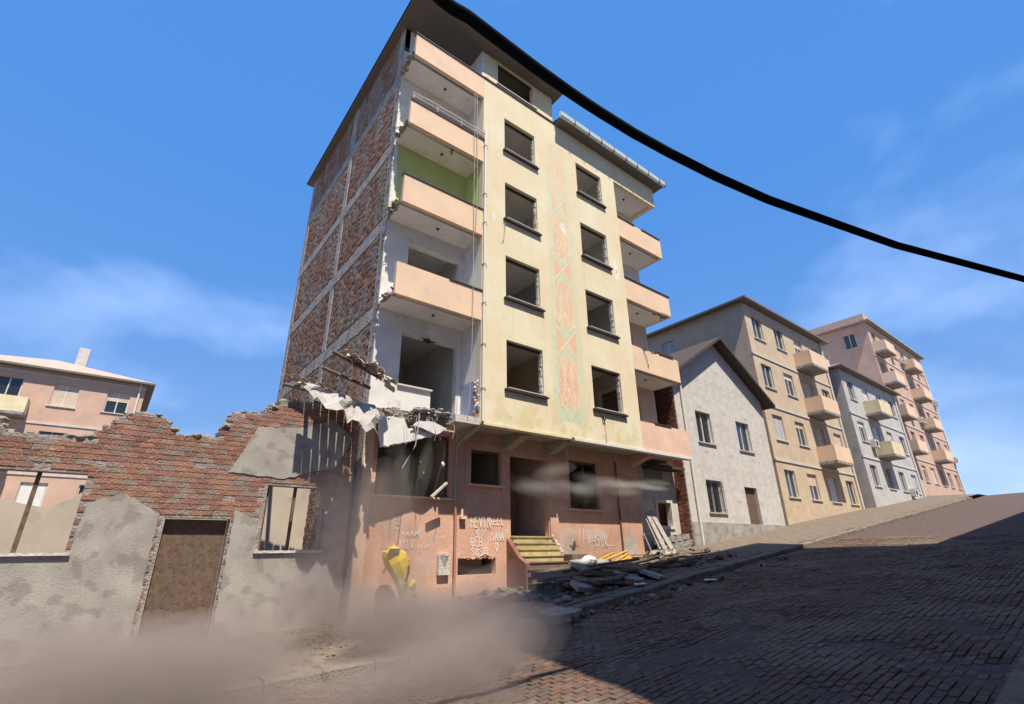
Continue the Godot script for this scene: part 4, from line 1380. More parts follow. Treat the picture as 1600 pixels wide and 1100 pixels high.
func make_left_ruin() -> void:
	var r := node("ruined_house", null, Vector3.ZERO)
	tag(r, "low grey ruined house with sagging tile roof against the brick side wall", "house")
	var b := MB.new()
	b.wall(-10.5, -2.76, -0.2, 3.75, -1.25, 0.25, [Rect2(-8.9, 2.1, 1.3, 1.3), Rect2(-6.3, 0.4, 1.1, 2.3), Rect2(-4.6, 2.1, 1.2, 1.3)])
	b.box(Vector3(-10.5, -0.2, -8), Vector3(-10.25, 4.1, -1.505))
	b.box(Vector3(-10.25, -0.2, -8), Vector3(-2.76, 3.2, -7.75))
	put(b, "wall", M.mortar, r)
	b = MB.new()   # torn upper part of the front wall
	b.prism(crack_poly([Vector2(-10.5, 3.752), Vector2(-2.76, 3.752), Vector2(-2.76, 5.35), Vector2(-3.5, 5.4), Vector2(-4.6, 5.25), Vector2(-5.0, 4.9), Vector2(-5.5, 4.85), Vector2(-5.7, 4.3), Vector2(-6.4, 4.25), Vector2(-6.8, 4.6), Vector2(-7.3, 4.55), Vector2(-7.7, 4.05), Vector2(-8.8, 4.0), Vector2(-9.2, 4.45), Vector2(-10.0, 4.6), Vector2(-10.5, 4.4)]), -1.5, -1.252)
	put(b, "torn_wall", M.mortar, r)
	ruin_face(r)
	b = MB.new()   # bricks and crumbs bared along the break
	var prof := [[-10.5, 4.4], [-10.0, 4.6], [-9.2, 4.45], [-8.8, 4.0], [-7.7, 4.05], [-7.3, 4.55], [-6.8, 4.6], [-6.4, 4.25], [-5.7, 4.3], [-5.5, 4.85], [-5.0, 4.9], [-4.6, 5.25], [-3.5, 5.4], [-2.8, 5.35]]
	for i in prof.size() - 1:
		for k in 14:
			var u := rng.randf()
			var s := rng.randf_range(0.03, 0.10)
			b.rock(Vector3(lerpf(prof[i][0], prof[i + 1][0], u), lerpf(prof[i][1], prof[i + 1][1], u) + rng.randf_range(-0.05, 0.04), -1.37 + rng.randf_range(-0.12, 0.12)), Vector3(s * 1.4, s * 0.8, s), rng)
	put(b, "broken_wall_head", M.raw_concrete, r)
	b = MB.new()
	b.prism(crack_poly([Vector2(-10.2, -0.2), Vector2(-2.8, -0.2), Vector2(-2.8, 4.9), Vector2(-4.2, 4.6), Vector2(-5.5, 3.6), Vector2(-7.0, 3.9), Vector2(-8.2, 3.0), Vector2(-10.2, 3.4)]), -4.6, -4.4)
	put(b, "inner_wall", M.dim_room, r)
	for q: Array in [[-8.9, 2.1, 1.3, 1.3], [-4.6, 2.1, 1.2, 1.3]]:
		var w := node("window", r)
		b = MB.new()
		b.bevel(Vector3(q[0] - 0.08, q[1] - 0.05, -1.45), Vector3(q[0] + q[2] + 0.08, q[1] - 0.002, -1.17), 0.006)
		put(b, "sill", M.pale_render, w)
		b = MB.new()
		b.box(Vector3(q[0] + 0.002, q[1], -1.42), Vector3(q[0] + 0.06, q[1] + q[3] - 0.002, -1.36))
		b.box(Vector3(q[0] + q[2] / 2 - 0.03, q[1], -1.42), Vector3(q[0] + q[2] / 2 + 0.03, q[1] + q[3] - 0.002, -1.36))
		put(b, "frame", M.dark_wood, w)
	b = MB.new()
	b.box(Vector3(-6.28, 0.4, -1.45), Vector3(-5.22, 2.68, -1.40))
	put(b, "door", M.dark_wood, r)
	# rafters and tiles; the end next to the tall building sags
	var roof_at := func(x: float, u: float) -> Vector3:   # u along the slope in metres from the eave
		var sag := pow(clampf((x + 4.6) / 2.0, 0, 1), 1.6) * 0.75 + 0.18 * sin(x * 1.3)
		return Vector3(x, 5.72 + u * 0.24 - sag * clampf(1.2 - u * 0.25, 0, 1), -0.35 - u * 0.9)
	for i in 13:
		var x := -10.2 + i * 0.61
		if i < 10 or i == 11: continue
		b = MB.new()
		b.tube([roof_at.call(x, 0.05) - Vector3(0, 0.12, 0), roof_at.call(x, 1.5) - Vector3(0, 0.12, 0), roof_at.call(x, 3.6) - Vector3(0, 0.12, 0)], 0.05, 4)
		put(b, "rafter", M.dark_wood, r)
	var tm := tile_mesh()
	var hole := FastNoiseLite.new()
	hole.seed = 9
	hole.frequency = 0.35
	for i in 40:
		for j in 7:
			var x := -10.3 + i * 0.195
			var u := 0.15 + j * 0.34
			if x > -2.75: continue
			if x < -4.3 + 0.3 * sin(j * 2.0): continue
			if x > -3.6 and j == 0 and i % 3 == 1: continue
			var p: Vector3 = roof_at.call(x, u)
			var up: Vector3 = roof_at.call(x, u + 0.3)
			var rt: Vector3 = roof_at.call(x + 0.15, u)
			var zz := (p - up).normalized()
			var xx := (rt - p).normalized()
			var yy := zz.cross(xx).normalized()
			var o := inst(tm, "roof_tile", M.roof_tile, r)
			o.transform = Transform3D(Basis(xx, yy, zz).orthonormalized() * Basis.from_euler(Vector3(rng.randf_range(-0.06, 0.06), rng.randf_range(-0.09, 0.09), rng.randf_range(-0.10, 0.10))), p + Vector3(0, rng.randf_range(-0.015, 0.02) + (0.0 if (i + j) % 2 else 0.012), 0))
	# slipped tiles caught at the corner
	for i in 16:
		var o := inst(tm, "roof_tile", M.roof_tile, r)
		o.transform = Transform3D(Basis.from_euler(Vector3(rng.randf_range(-0.3, 0.7), rng.randf_range(-0.6, 0.6), rng.randf_range(-0.9, -0.2))), Vector3(lerpf(-3.75, -2.66, i / 15.0) + rng.randf_range(-0.05, 0.05), lerpf(6.15, 5.70, i / 15.0) + rng.randf_range(-0.06, 0.06), 0.15 + rng.randf_range(-0.2, 0.2)))
	# boards that carried them
	for q: Array in [[Vector3(-4.0, 6.22, 0.0), Vector3(-2.95, 5.80, 0.12), 0.045], [Vector3(-4.2, 5.78, 0.05), Vector3(-3.1, 5.5, 0.1), 0.04]]:
		b = MB.new()
		b.tube([q[0], q[1]], q[2], 4)
		put(b, "batten", M.dark_wood, r)
	# torn roofing felt hanging from the corner
	b = MB.new()
	var g := []
	for i in 12:
		var col := []
		for j in 10:
			var u := i / 11.0
			var v := j / 9.0
			col.append(Vector3(lerpf(-4.5, -2.85, u) + 0.06 * sin(v * 9 + i), 5.42 - v * (0.35 + 0.4 * u + 0.12 * sin(i * 2.3)) - 0.25 * u, -0.1 + 0.35 * v + 0.09 * sin(u * 14 + v * 3)))
		g.append(col)
	for i in 11:
		for j in 9:
			b.quad(g[i][j + 1], g[i + 1][j + 1], g[i + 1][j], g[i][j])
			var k := Vector3(0, 0, -0.012)
			b.quad(g[i][j] + k, g[i + 1][j] + k, g[i + 1][j + 1] + k, g[i][j + 1] + k)
	put(b, "torn_felt", M.sheet_cloth, r)

# bricks of the ruin's front where the plaster has come off, and the plaster that is left
func ruin_face(r: Node) -> void:
	var holes := [Rect2(-8.9, 2.1, 1.3, 1.3), Rect2(-6.3, 0.4, 1.1, 2.3), Rect2(-4.6, 2.1, 1.2, 1.3)]
	var prof := [Vector2(-10.5, 4.4), Vector2(-10.0, 4.6), Vector2(-9.2, 4.45), Vector2(-8.8, 4.0), Vector2(-7.7, 4.05), Vector2(-7.3, 4.55), Vector2(-6.8, 4.6), Vector2(-6.4, 4.25), Vector2(-5.7, 4.3), Vector2(-5.5, 4.85), Vector2(-5.0, 4.9), Vector2(-4.6, 5.25), Vector2(-3.5, 5.4), Vector2(-2.76, 5.35)]
	var patches := [crack_poly([Vector2(-10.4, 0.3), Vector2(-6.4, 0.3), Vector2(-6.4, 2.75), Vector2(-7.0, 3.1), Vector2(-7.5, 2.9), Vector2(-7.55, 2.05), Vector2(-8.95, 2.05), Vector2(-9.0, 3.3), Vector2(-9.6, 3.5), Vector2(-10.4, 3.1)]),
		crack_poly([Vector2(-5.15, 0.3), Vector2(-2.8, 0.3), Vector2(-2.8, 3.5), Vector2(-3.1, 3.2), Vector2(-3.35, 2.9), Vector2(-3.35, 2.05), Vector2(-4.65, 2.05), Vector2(-4.65, 2.6), Vector2(-5.15, 2.9)]),
		crack_poly([Vector2(-5.4, 3.6), Vector2(-4.3, 3.55), Vector2(-3.2, 3.9), Vector2(-2.9, 4.6), Vector2(-3.4, 5.0), Vector2(-4.1, 4.7), Vector2(-5.0, 4.6)]),
		crack_poly([Vector2(-9.9, 3.75), Vector2(-9.3, 3.7), Vector2(-9.3, 4.25), Vector2(-9.9, 4.35)])]
	for p: PackedVector2Array in patches:
		var b := MB.new()
		b.prism(p, -1.249, -1.222)
		put(b, "plaster_patch", M.grey_render, r)
	var pal := [Color(0.36, 0.19, 0.14), Color(0.31, 0.18, 0.145), Color(0.40, 0.23, 0.17), Color(0.33, 0.26, 0.22)]
	var ms := []
	for k in 4:
		var b := MB.new()
		b.c = pal[k]
		b.box(Vector3(-0.099, -0.044, -0.05), Vector3(0.099, 0.044, 0.0))
		ms.append(b.mesh())
	var rest := MB.new()
	var n := 0
	var row := 0
	var y := 0.2
	while y < 5.4:
		var x := -2.88 - (0.105 if row % 2 else 0.0)
		while x > -10.4:
			var c := Vector2(x, y)
			var ok := true
			for h: Rect2 in holes:
				if h.grow(0.1).has_point(c): ok = false
			for i in prof.size() - 1:
				if x >= prof[i].x and x <= prof[i + 1].x and y > lerpf(prof[i].y, prof[i + 1].y, (x - prof[i].x) / (prof[i + 1].x - prof[i].x)) - 0.06: ok = false
			for p: PackedVector2Array in patches:
				if Geometry2D.is_point_in_polygon(c + Vector2(0.09, 0), p) and Geometry2D.is_point_in_polygon(c - Vector2(0.09, 0), p): ok = false
			if ok and rng.randf() > 0.02:
				var at := Vector3(x, y, -1.238 + rng.randf_range(-0.005, 0.004))
				var k := rng.randi() % 4
				if n < 300:
					inst(ms[k], "brick", M.brick, r).position = at
				else:
					rest.c = pal[k] * rng.randf_range(0.8, 1.15)
					rest.box(at + Vector3(-0.099, -0.044, -0.01), at + Vector3(0.099, 0.044, 0.0))
				n += 1
			x -= 0.21
		y += 0.1
		row += 1
	if rest.v.size(): tag(put(rest, "bricks", M.brick, r), "", "", "", "stuff")

# a plain street block: walls with real openings, rooms dark behind glass
func block(called: String, label: String, x0: float, x1: float, zf: float, zb: float, y0: float, floors: int, wm: Material, pitch: float, seed_: int, group := "") -> Node3D:
	var r := node(called, null, Vector3.ZERO)
	tag(r, label, "building", group)
	var fh := 3.0
	var y1 := y0 + 0.6 + floors * fh
	var nx := maxi(2, int((x1 - x0) / 2.6))
	var nz := maxi(2, int((zf - zb) / 2.9))
	var hl := []
	for i in nx:
		for k in floors:
			var cx := x0 + (i + 0.5) * (x1 - x0) / nx
			hl.append(Rect2(cx - 0.6, y0 + 1.5 + k * fh, 1.2, 1.4))
	var hz := []
	for i in nz:
		for k in floors:
			if (i + k + seed_) % 3: hz.append(Rect2(zb + (i + 0.5) * (zf - zb) / nz - 0.5, y0 + 1.5 + k * fh, 1.0, 1.35))
	var b := MB.new()
	b.wall(x0, x1, y0 - 1.5, y1, zf, 0.25, hl)
	b.wall(zb, zf - 0.252, y0 - 1.5, y1, 0.0, 0.25, hz, Transform3D(Basis(Vector3(0, 0, 1), Vector3(0, 1, 0), Vector3(-1, 0, 0)), Vector3(x0, 0, 0)))
	b.box(Vector3(x1 - 0.25, y0 - 1.5, zb), Vector3(x1, y1, zf - 0.252))
	b.box(Vector3(x0 + 0.252, y0 - 1.5, zb), Vector3(x1 - 0.252, y1, zb + 0.25))
	put(b, "wall", wm, r)
	for f: int in 2:
		for h: Rect2 in (hl if f == 0 else hz):
			var w := node("window", r)
			var T := Transform3D(Basis.IDENTITY, Vector3(0, 0, zf)) if f == 0 else Transform3D(Basis(Vector3(0, 0, 1), Vector3(0, 1, 0), Vector3(-1, 0, 0)), Vector3(x0, 0, 0))
			b = MB.new()
			for q: Array in [[h.position.x, h.position.x + 0.06], [h.end.x - 0.06, h.end.x], [h.get_center().x - 0.03, h.get_center().x + 0.03]]:
				b.obox(T * Transform3D(Basis.IDENTITY, Vector3((q[0] + q[1]) / 2, h.get_center().y, -0.12)), Vector3(q[1] - q[0], h.size.y - 0.004, 0.06))
			b.obox(T * Transform3D(Basis.IDENTITY, Vector3(h.get_center().x, h.position.y - 0.03, -0.06)), Vector3(h.size.x + 0.2, 0.05, 0.26))
			put(b, "frame", M.frame_white, w)
			b = MB.new()
			b.obox(T * Transform3D(Basis.IDENTITY, Vector3(h.get_center().x, h.get_center().y, -0.135)), Vector3(h.size.x - 0.002, h.size.y - 0.002, 0.008))
			put(b, "pane", M.glass_dark, w)
			if zf < 10 and rng.randf() < 0.6:
				var hh: float = h.size.y * [0.25, 0.45, 0.7, 0.97][rng.randi() % 4]
				b = MB.new()
				b.obox(T * Transform3D(Basis.IDENTITY, Vector3(h.get_center().x, h.end.y - hh / 2 - 0.004, -0.10)), Vector3(h.size.x - 0.14, hh, 0.015))
				put(b, "roller_shutter", [M.frame_white, M.sack, M.beige_room, M.grey_paint][rng.randi() % 4], w)
			if zf < 10 and f == 0 and rng.randf() < 0.22:
				var unit := node("cooling_unit", r)
				b = MB.new()
				b.obox(T * Transform3D(Basis.IDENTITY, Vector3(h.end.x + 0.55, h.position.y - 0.05, 0.18)), Vector3(0.75, 0.52, 0.3))
				put(b, "case", M.frame_white, unit)
				b = MB.new()
				b.tube([T * Vector3(h.end.x + 0.5, h.position.y - 0.05, 0.331), T * Vector3(h.end.x + 0.5, h.position.y - 0.05, 0.345)], 0.19, 14)
				put(b, "fan_grille", M.lamp_black, unit)
	for i in nx:
		for k in range(1, floors):
			if (i + seed_) % 3 or zf > 10: continue
			var cx := x0 + (i + 0.5) * (x1 - x0) / nx
			var bal := node("balcony", r)
			b = MB.new()
			b.box(Vector3(cx - 1.2, y0 + 0.55 + k * fh, zf + 0.001), Vector3(cx + 1.2, y0 + 0.70 + k * fh, zf + 1.0))
			put(b, "slab", M.concrete, bal)
			b = MB.new()
			b.box(Vector3(cx - 1.2, y0 + 0.702 + k * fh, zf + 0.92), Vector3(cx + 1.2, y0 + 1.6 + k * fh, zf + 1.0))
			b.box(Vector3(cx - 1.2, y0 + 0.702 + k * fh, zf + 0.002), Vector3(cx - 1.12, y0 + 1.6 + k * fh, zf + 0.918))
			b.box(Vector3(cx + 1.12, y0 + 0.702 + k * fh, zf + 0.002), Vector3(cx + 1.2, y0 + 1.6 + k * fh, zf + 0.918))
			put(b, "parapet", M.peach if seed_ != 2 else M.cream, bal)
	if zf < 10:
		b = MB.new()
		for k in range(1, floors + 1):
			b.box(Vector3(x0 - 0.02, y0 + 0.30 + k * fh, zf + 0.001), Vector3(x1 + 0.02, y0 + 0.42 + k * fh, zf + 0.05))
		put(b, "floor_band", M.pale_render, r)
		b = MB.new()
		b.tube([Vector3(x1 - 0.3, y1, zf + 0.08), Vector3(x1 - 0.3, y0 - 0.2, zf + 0.08)], 0.06, 8)
		put(b, "rain_pipe", M.pvc, r)
	var rf := node("roof", r)
	b = MB.new()
	var e := 0.45
	var ym := y1 + pitch
	var xm := (x0 + x1) / 2
	b.box(Vector3(x0 - e, y1 + 0.002, zb - e), Vector3(x1 + e, y1 + 0.12, zf + e))
	put(b, "eave", M.eave_board if pitch > 0.5 else M.concrete, rf)
	if pitch > 0.5:
		b = MB.new()
		var a0 := Vector3(x0 - e, y1 + 0.122, zf + e)
		var a1 := Vector3(x1 + e, y1 + 0.122, zf + e)
		var a2 := Vector3(x1 + e, y1 + 0.122, zb - e)
		var a3 := Vector3(x0 - e, y1 + 0.122, zb - e)
		var t0 := Vector3(xm, ym, zf - (zf - zb) * 0.3)
		var t1 := Vector3(xm, ym, zb + (zf - zb) * 0.3)
		b.tri(a0, a1, t0)
		b.quad(a1, a2, t1, t0)
		b.tri(a2, a3, t1)
		b.quad(a3, a0, t0, t1)
		put(b, "covering", M.roof_tile, rf)
		b = MB.new()
		b.box(Vector3(xm + 1.0, y1 + 0.3, zf - 3.2), Vector3(xm + 1.6, ym + 0.9, zf - 2.7))
		put(b, "chimney", M.pale_render, rf)
	else:
		b = MB.new()
		b.box(Vector3(x0, y1 + 0.122, zf - 0.2), Vector3(x1, y1 + 0.9, zf))
		b.box(Vector3(x0, y1 + 0.122, zb), Vector3(x0 + 0.2, y1 + 0.9, zf - 0.2))
		put(b, "roof_parapet", wm, rf)
	return r

func make_right_row() -> void:
	# brick gable house right behind the far corner
	var r := node("brick_house", null, Vector3.ZERO)
	tag(r, "bare brick gable house with dark roof just beyond the far balconies", "house")
	var x0 := 10.75
	var x1 := 18.6
	var zf := -1.1
	var zb := -9.0
	var ye := 9.1
	var b := MB.new()
	b.wall(x0 + 0.02, x1, 1.0, ye, zf, 0.25, [Rect2(12.2, 6.3, 1.2, 1.4), Rect2(15.6, 6.3, 1.2, 1.4), Rect2(12.2, 3.4, 1.2, 1.3), Rect2(15.3, 2.4, 1.1, 2.2)])
	b.box(Vector3(x1 - 0.2, 1.0, zb), Vector3(x1, ye, zf - 0.252))
	put(b, "plaster_front", M.pale_render, r)
	b = MB.new()
	b.box(Vector3(x0 + 0.03, 1.0, zb), Vector3(x0 + 0.22, ye, zf - 0.252))
	b.box(Vector3(x0 + 0.222, 1.0, zb), Vector3(x1 - 0.21, ye, zb + 0.2))
	put(b, "mortar_bed", M.mortar, r)
	b = MB.new()
	var pal := [Color(0.30, 0.115, 0.075), Color(0.26, 0.11, 0.08), Color(0.34, 0.15, 0.10)]
	var y := 1.4
	var row := 0
	while y < ye - 0.1:
		var z := zf - 0.02 - (0.105 if row % 2 else 0.0)
		while z > zb + 0.2:
			b.c = pal[rng.randi() % 3] * rng.randf_range(0.75, 1.2)
			b.box(Vector3(x0 - 0.004 - rng.randf() * 0.01, y, z - 0.197), Vector3(x0 + 0.028, y + 0.088, z))
			z -= 0.21
		y += 0.1
		row += 1
	tag(put(b, "bricks", M.brick, r), "", "", "", "stuff")
	for q: Array in [[12.2, 6.3, 1.2, 1.4], [15.6, 6.3, 1.2, 1.4], [12.2, 3.4, 1.2, 1.3]]:
		var w := node("window", r)
		b = MB.new()
		b.bevel(Vector3(q[0] - 0.1, q[1] - 0.05, zf - 0.2), Vector3(q[0] + q[2] + 0.1, q[1] - 0.002, zf + 0.07), 0.006)
		put(b, "sill", M.sill_stone, w)
		b = MB.new()
		for e: Array in [[0.002, 0.06], [q[2] / 2 - 0.03, q[2] / 2 + 0.03], [q[2] - 0.06, q[2] - 0.002]]:
			b.box(Vector3(q[0] + e[0], q[1], zf - 0.18), Vector3(q[0] + e[1], q[1] + q[3] - 0.002, zf - 0.12))
		put(b, "frame", M.frame_white, w)
		b = MB.new()
		b.box(Vector3(q[0] + 0.002, q[1], zf - 0.155), Vector3(q[0] + q[2] - 0.002, q[1] + q[3] - 0.004, zf - 0.148))
		put(b, "pane", M.glass_dark, w)
	b = MB.new()
	b.box(Vector3(15.31, 2.4, zf - 0.2), Vector3(16.39, 4.59, zf - 0.14))
	put(b, "door", M.dark_wood, r)
	b = MB.new()
	b.tube([Vector3(x0 + 0.5, ye, zf + 0.07), Vector3(x0 + 0.5, 2.0, zf + 0.07)], 0.05, 8)
	put(b, "rain_pipe", M.pvc, r)
	b = MB.new()
	b.box(Vector3(x0 + 0.03, 1.0, zf + 0.001), Vector3(x1, 3.0, zf + 0.03))
	put(b, "plinth", M.grey_render, r)
	b = MB.new()
	for k in 9:
		b.tube([Vector3(12.2 + k * 0.15, 3.35, zf + 0.05), Vector3(12.2 + k * 0.15, 4.72, zf + 0.05)], 0.010, 5)
	for yy: float in [3.5, 4.6]:
		b.tube([Vector3(12.15, yy, zf + 0.05), Vector3(13.45, yy, zf + 0.05)], 0.012, 5)
	put(b, "window_bars", M.lamp_black, r)
	b = MB.new()
	var xm := (x0 + x1) / 2
	b.prism(PackedVector2Array([Vector2(x0, ye + 0.002), Vector2(x1, ye + 0.002), Vector2(xm, ye + 2.4)]), zf - 0.25, zf)
	put(b, "gable", M.pale_render, r)
	var roof := node("roof", r)
	for s: int in 2:
		b = MB.new()
		var ex := x0 - 0.55 if s == 0 else x1 + 0.55
		var lo := Vector2(ex, ye - 0.28)
		var hi := Vector2(xm, ye + 2.48)
		b.prism(PackedVector2Array([lo, hi, hi + Vector2(0, 0.14), lo + Vector2(0, 0.14)]), zb - 0.4, zf + 0.5)
		put(b, "slope", M.dark_tile, roof)
	# ground floor shed wall in the gap under the far balconies
	var g := node("block_wall", null, Vector3.ZERO)
	tag(g, "pale patched wall with dark shuttered opening between the pink corner and the brick house", "wall")
	b = MB.new()
	b.wall(7.68, 10.72, 1.2, 5.10, -1.6, 0.2, [Rect2(9.35, 2.85, 0.85, 0.85)])
	put(b, "plaster", M.pale_render, g)
	b = MB.new()
	b.box(Vector3(8.7, 4.92, -1.599), Vector3(10.65, 5.03, -1.0))
	put(b, "awning", M.dark_tile, g)
	b = MB.new()
	for i in 9:
		b.box(Vector3(8.8, 4.58 + i * 0.037, -1.599), Vector3(9.9, 4.60 + i * 0.037 + 0.008, -1.56))
	put(b, "shutter", M.grey_render, g)
	b = MB.new()
	b.box(Vector3(9.2, 2.2, -2.9), Vector3(10.5, 4.0, -2.8))
	put(b, "inner_wall", M.beige_room, g)
	b = MB.new()
	for q: Array in [[9.23, 2.73, 9.348, 3.82], [10.202, 2.73, 10.32, 3.82], [9.35, 3.702, 10.20, 3.82], [9.35, 2.73, 10.20, 2.848]]:
		b.box(Vector3(q[0], q[1], -1.599), Vector3(q[2], q[3], -1.55))
	put(b, "opening_frame", M.frame_white, g)
	b = MB.new()
	b.box(Vector3(8.8, 1.6, -1.599), Vector3(10.7, 2.3, -1.57))
	put(b, "plinth", M.concrete, g)
	# low courses of loose concrete blocks
	for i in 3:
		for j in 5:
			b = MB.new()
			b.obox(Transform3D(Basis.from_euler(Vector3(0, rng.randf_range(-0.05, 0.05), rng.randf_range(-0.02, 0.02))), Vector3(8.75 + j * 0.41 + (0.2 if i % 2 else 0.0), 1.87 + 0.045 * j + i * 0.205, -1.25 + rng.randf_range(-0.02, 0.02))), Vector3(0.39, 0.19, 0.19))
			put(b, "concrete_block", M.concrete, g)

func make_far_blocks() -> void:
	block("town_house", "ochre four storey street block next up the hill past the brick house", 19.6, 30.5, -1.4, -12, kerb_y(20), 4, M.block_ochre, 2.0, 1, "houses up the street")
	block("town_house", "grey three storey street block in the middle of the uphill row", 31.5, 43.0, -1.0, -12, kerb_y(32), 3, M.block_grey, 2.2, 2, "houses up the street")
	block("town_house", "salmon five storey street block farthest up the street", 44.0, 60.0, -1.6, -14, kerb_y(45), 5, M.block_salmon, 0.1, 0, "houses up the street")
	block("town_house", "pale grey four storey block in the distance behind the ruined house", -34.0, -20.0, -24.0, -36, 0.2, 4, M.block_grey, 1.8, 1)
	block("town_house", "salmon four storey block in the distance beside the brick side wall", -17.5, -7.0, -30.0, -42, 0.2, 4, M.block_salmon, 1.8, 2)

const CABLE := [[-6.134, 6.823, 7.759], [-5.424, 6.832, 7.717], [-4.606, 6.83, 7.706], [-3.592, 6.852, 7.722], [-2.438, 6.797, 7.867], [-0.586, 6.742, 8.222], [2.233, 6.696, 8.988], [5.501, 6.675, 10.097], [8.573, 6.945, 10.957], [9.4, 7.545, 12.45]]

func make_opposite() -> void:
	block("tenement_building", "tall tenement across the street behind the photographer", -3.4, 9.4, 24.0, 12.4, kerb_y(4) - 0.5, 8, M.block_ochre, 0.1, 1)
	block("tenement_building", "four storey house across the street left of the tall tenement", -40.0, -10.5, 23.0, 12.5, kerb_y(-20), 4, M.block_grey, 1.8, 2)
	block("tenement_building", "four storey house across the street right of the tall tenement", 11.0, 40.0, 23.0, 12.5, kerb_y(11), 4, M.block_salmon, 1.8, 1)
	var r := node("utility_pole", null, Vector3(-14.0, kerb_y(-14.0), 9.5))
	tag(r, "round timber utility pole at the kerb behind the photographer", "pole")
	var b := MB.new()
	b.tube([Vector3(0, -0.1, 0), Vector3(0, 10.6, 0)], 0.13, 12)
	put(b, "shaft", M.dark_wood, r)
	b = MB.new()
	b.box(Vector3(-0.06, 9.9, -0.8), Vector3(0.06, 10.02, 0.8))
	put(b, "cross_arm", M.dark_wood, r)

func make_cable() -> void:
	# slung from the pole behind the photographer to the corner of the tenement up the street
	var c := Curve3D.new()
	var pts := [Vector3(-14.0, 7.75, 9.5), Vector3(-9.0, 6.98, 8.25)]
	for q: Array in CABLE:
		pts.append(Vector3(q[0], q[1], q[2]))
	for i in pts.size():
		var t: Vector3 = (pts[mini(i + 1, pts.size() - 1)] - pts[maxi(i - 1, 0)]) / 6.0
		c.add_point(pts[i], -t, t)
	var b := MB.new()
	b.tube(Array(c.tessellate(5, 2)), 0.06, 12)
	tag(put(b, "overhead_cable", M.cable), "thick black cable slung across the sky above the street", "cable")

# ---------------------------------------------------------------- loose things
func plank(a: Vector3, d: Vector3, w: float, t: float, called: String, m: Material, label: String, cat: String, group := "") -> void:
	var b := MB.new()
	var z := (d - a).normalized()
	var side := Vector3.RIGHT if absf(z.x) < 0.7 else Vector3.BACK
	var x := (side - z * side.dot(z)).normalized()
	b.obox(Transform3D(Basis(x, z.cross(x), z), Vector3.ZERO), Vector3(w, t, a.distance_to(d)))
	var o := put(b, called, m)
	o.position = (a + d) / 2
	tag(o, label, cat, group)

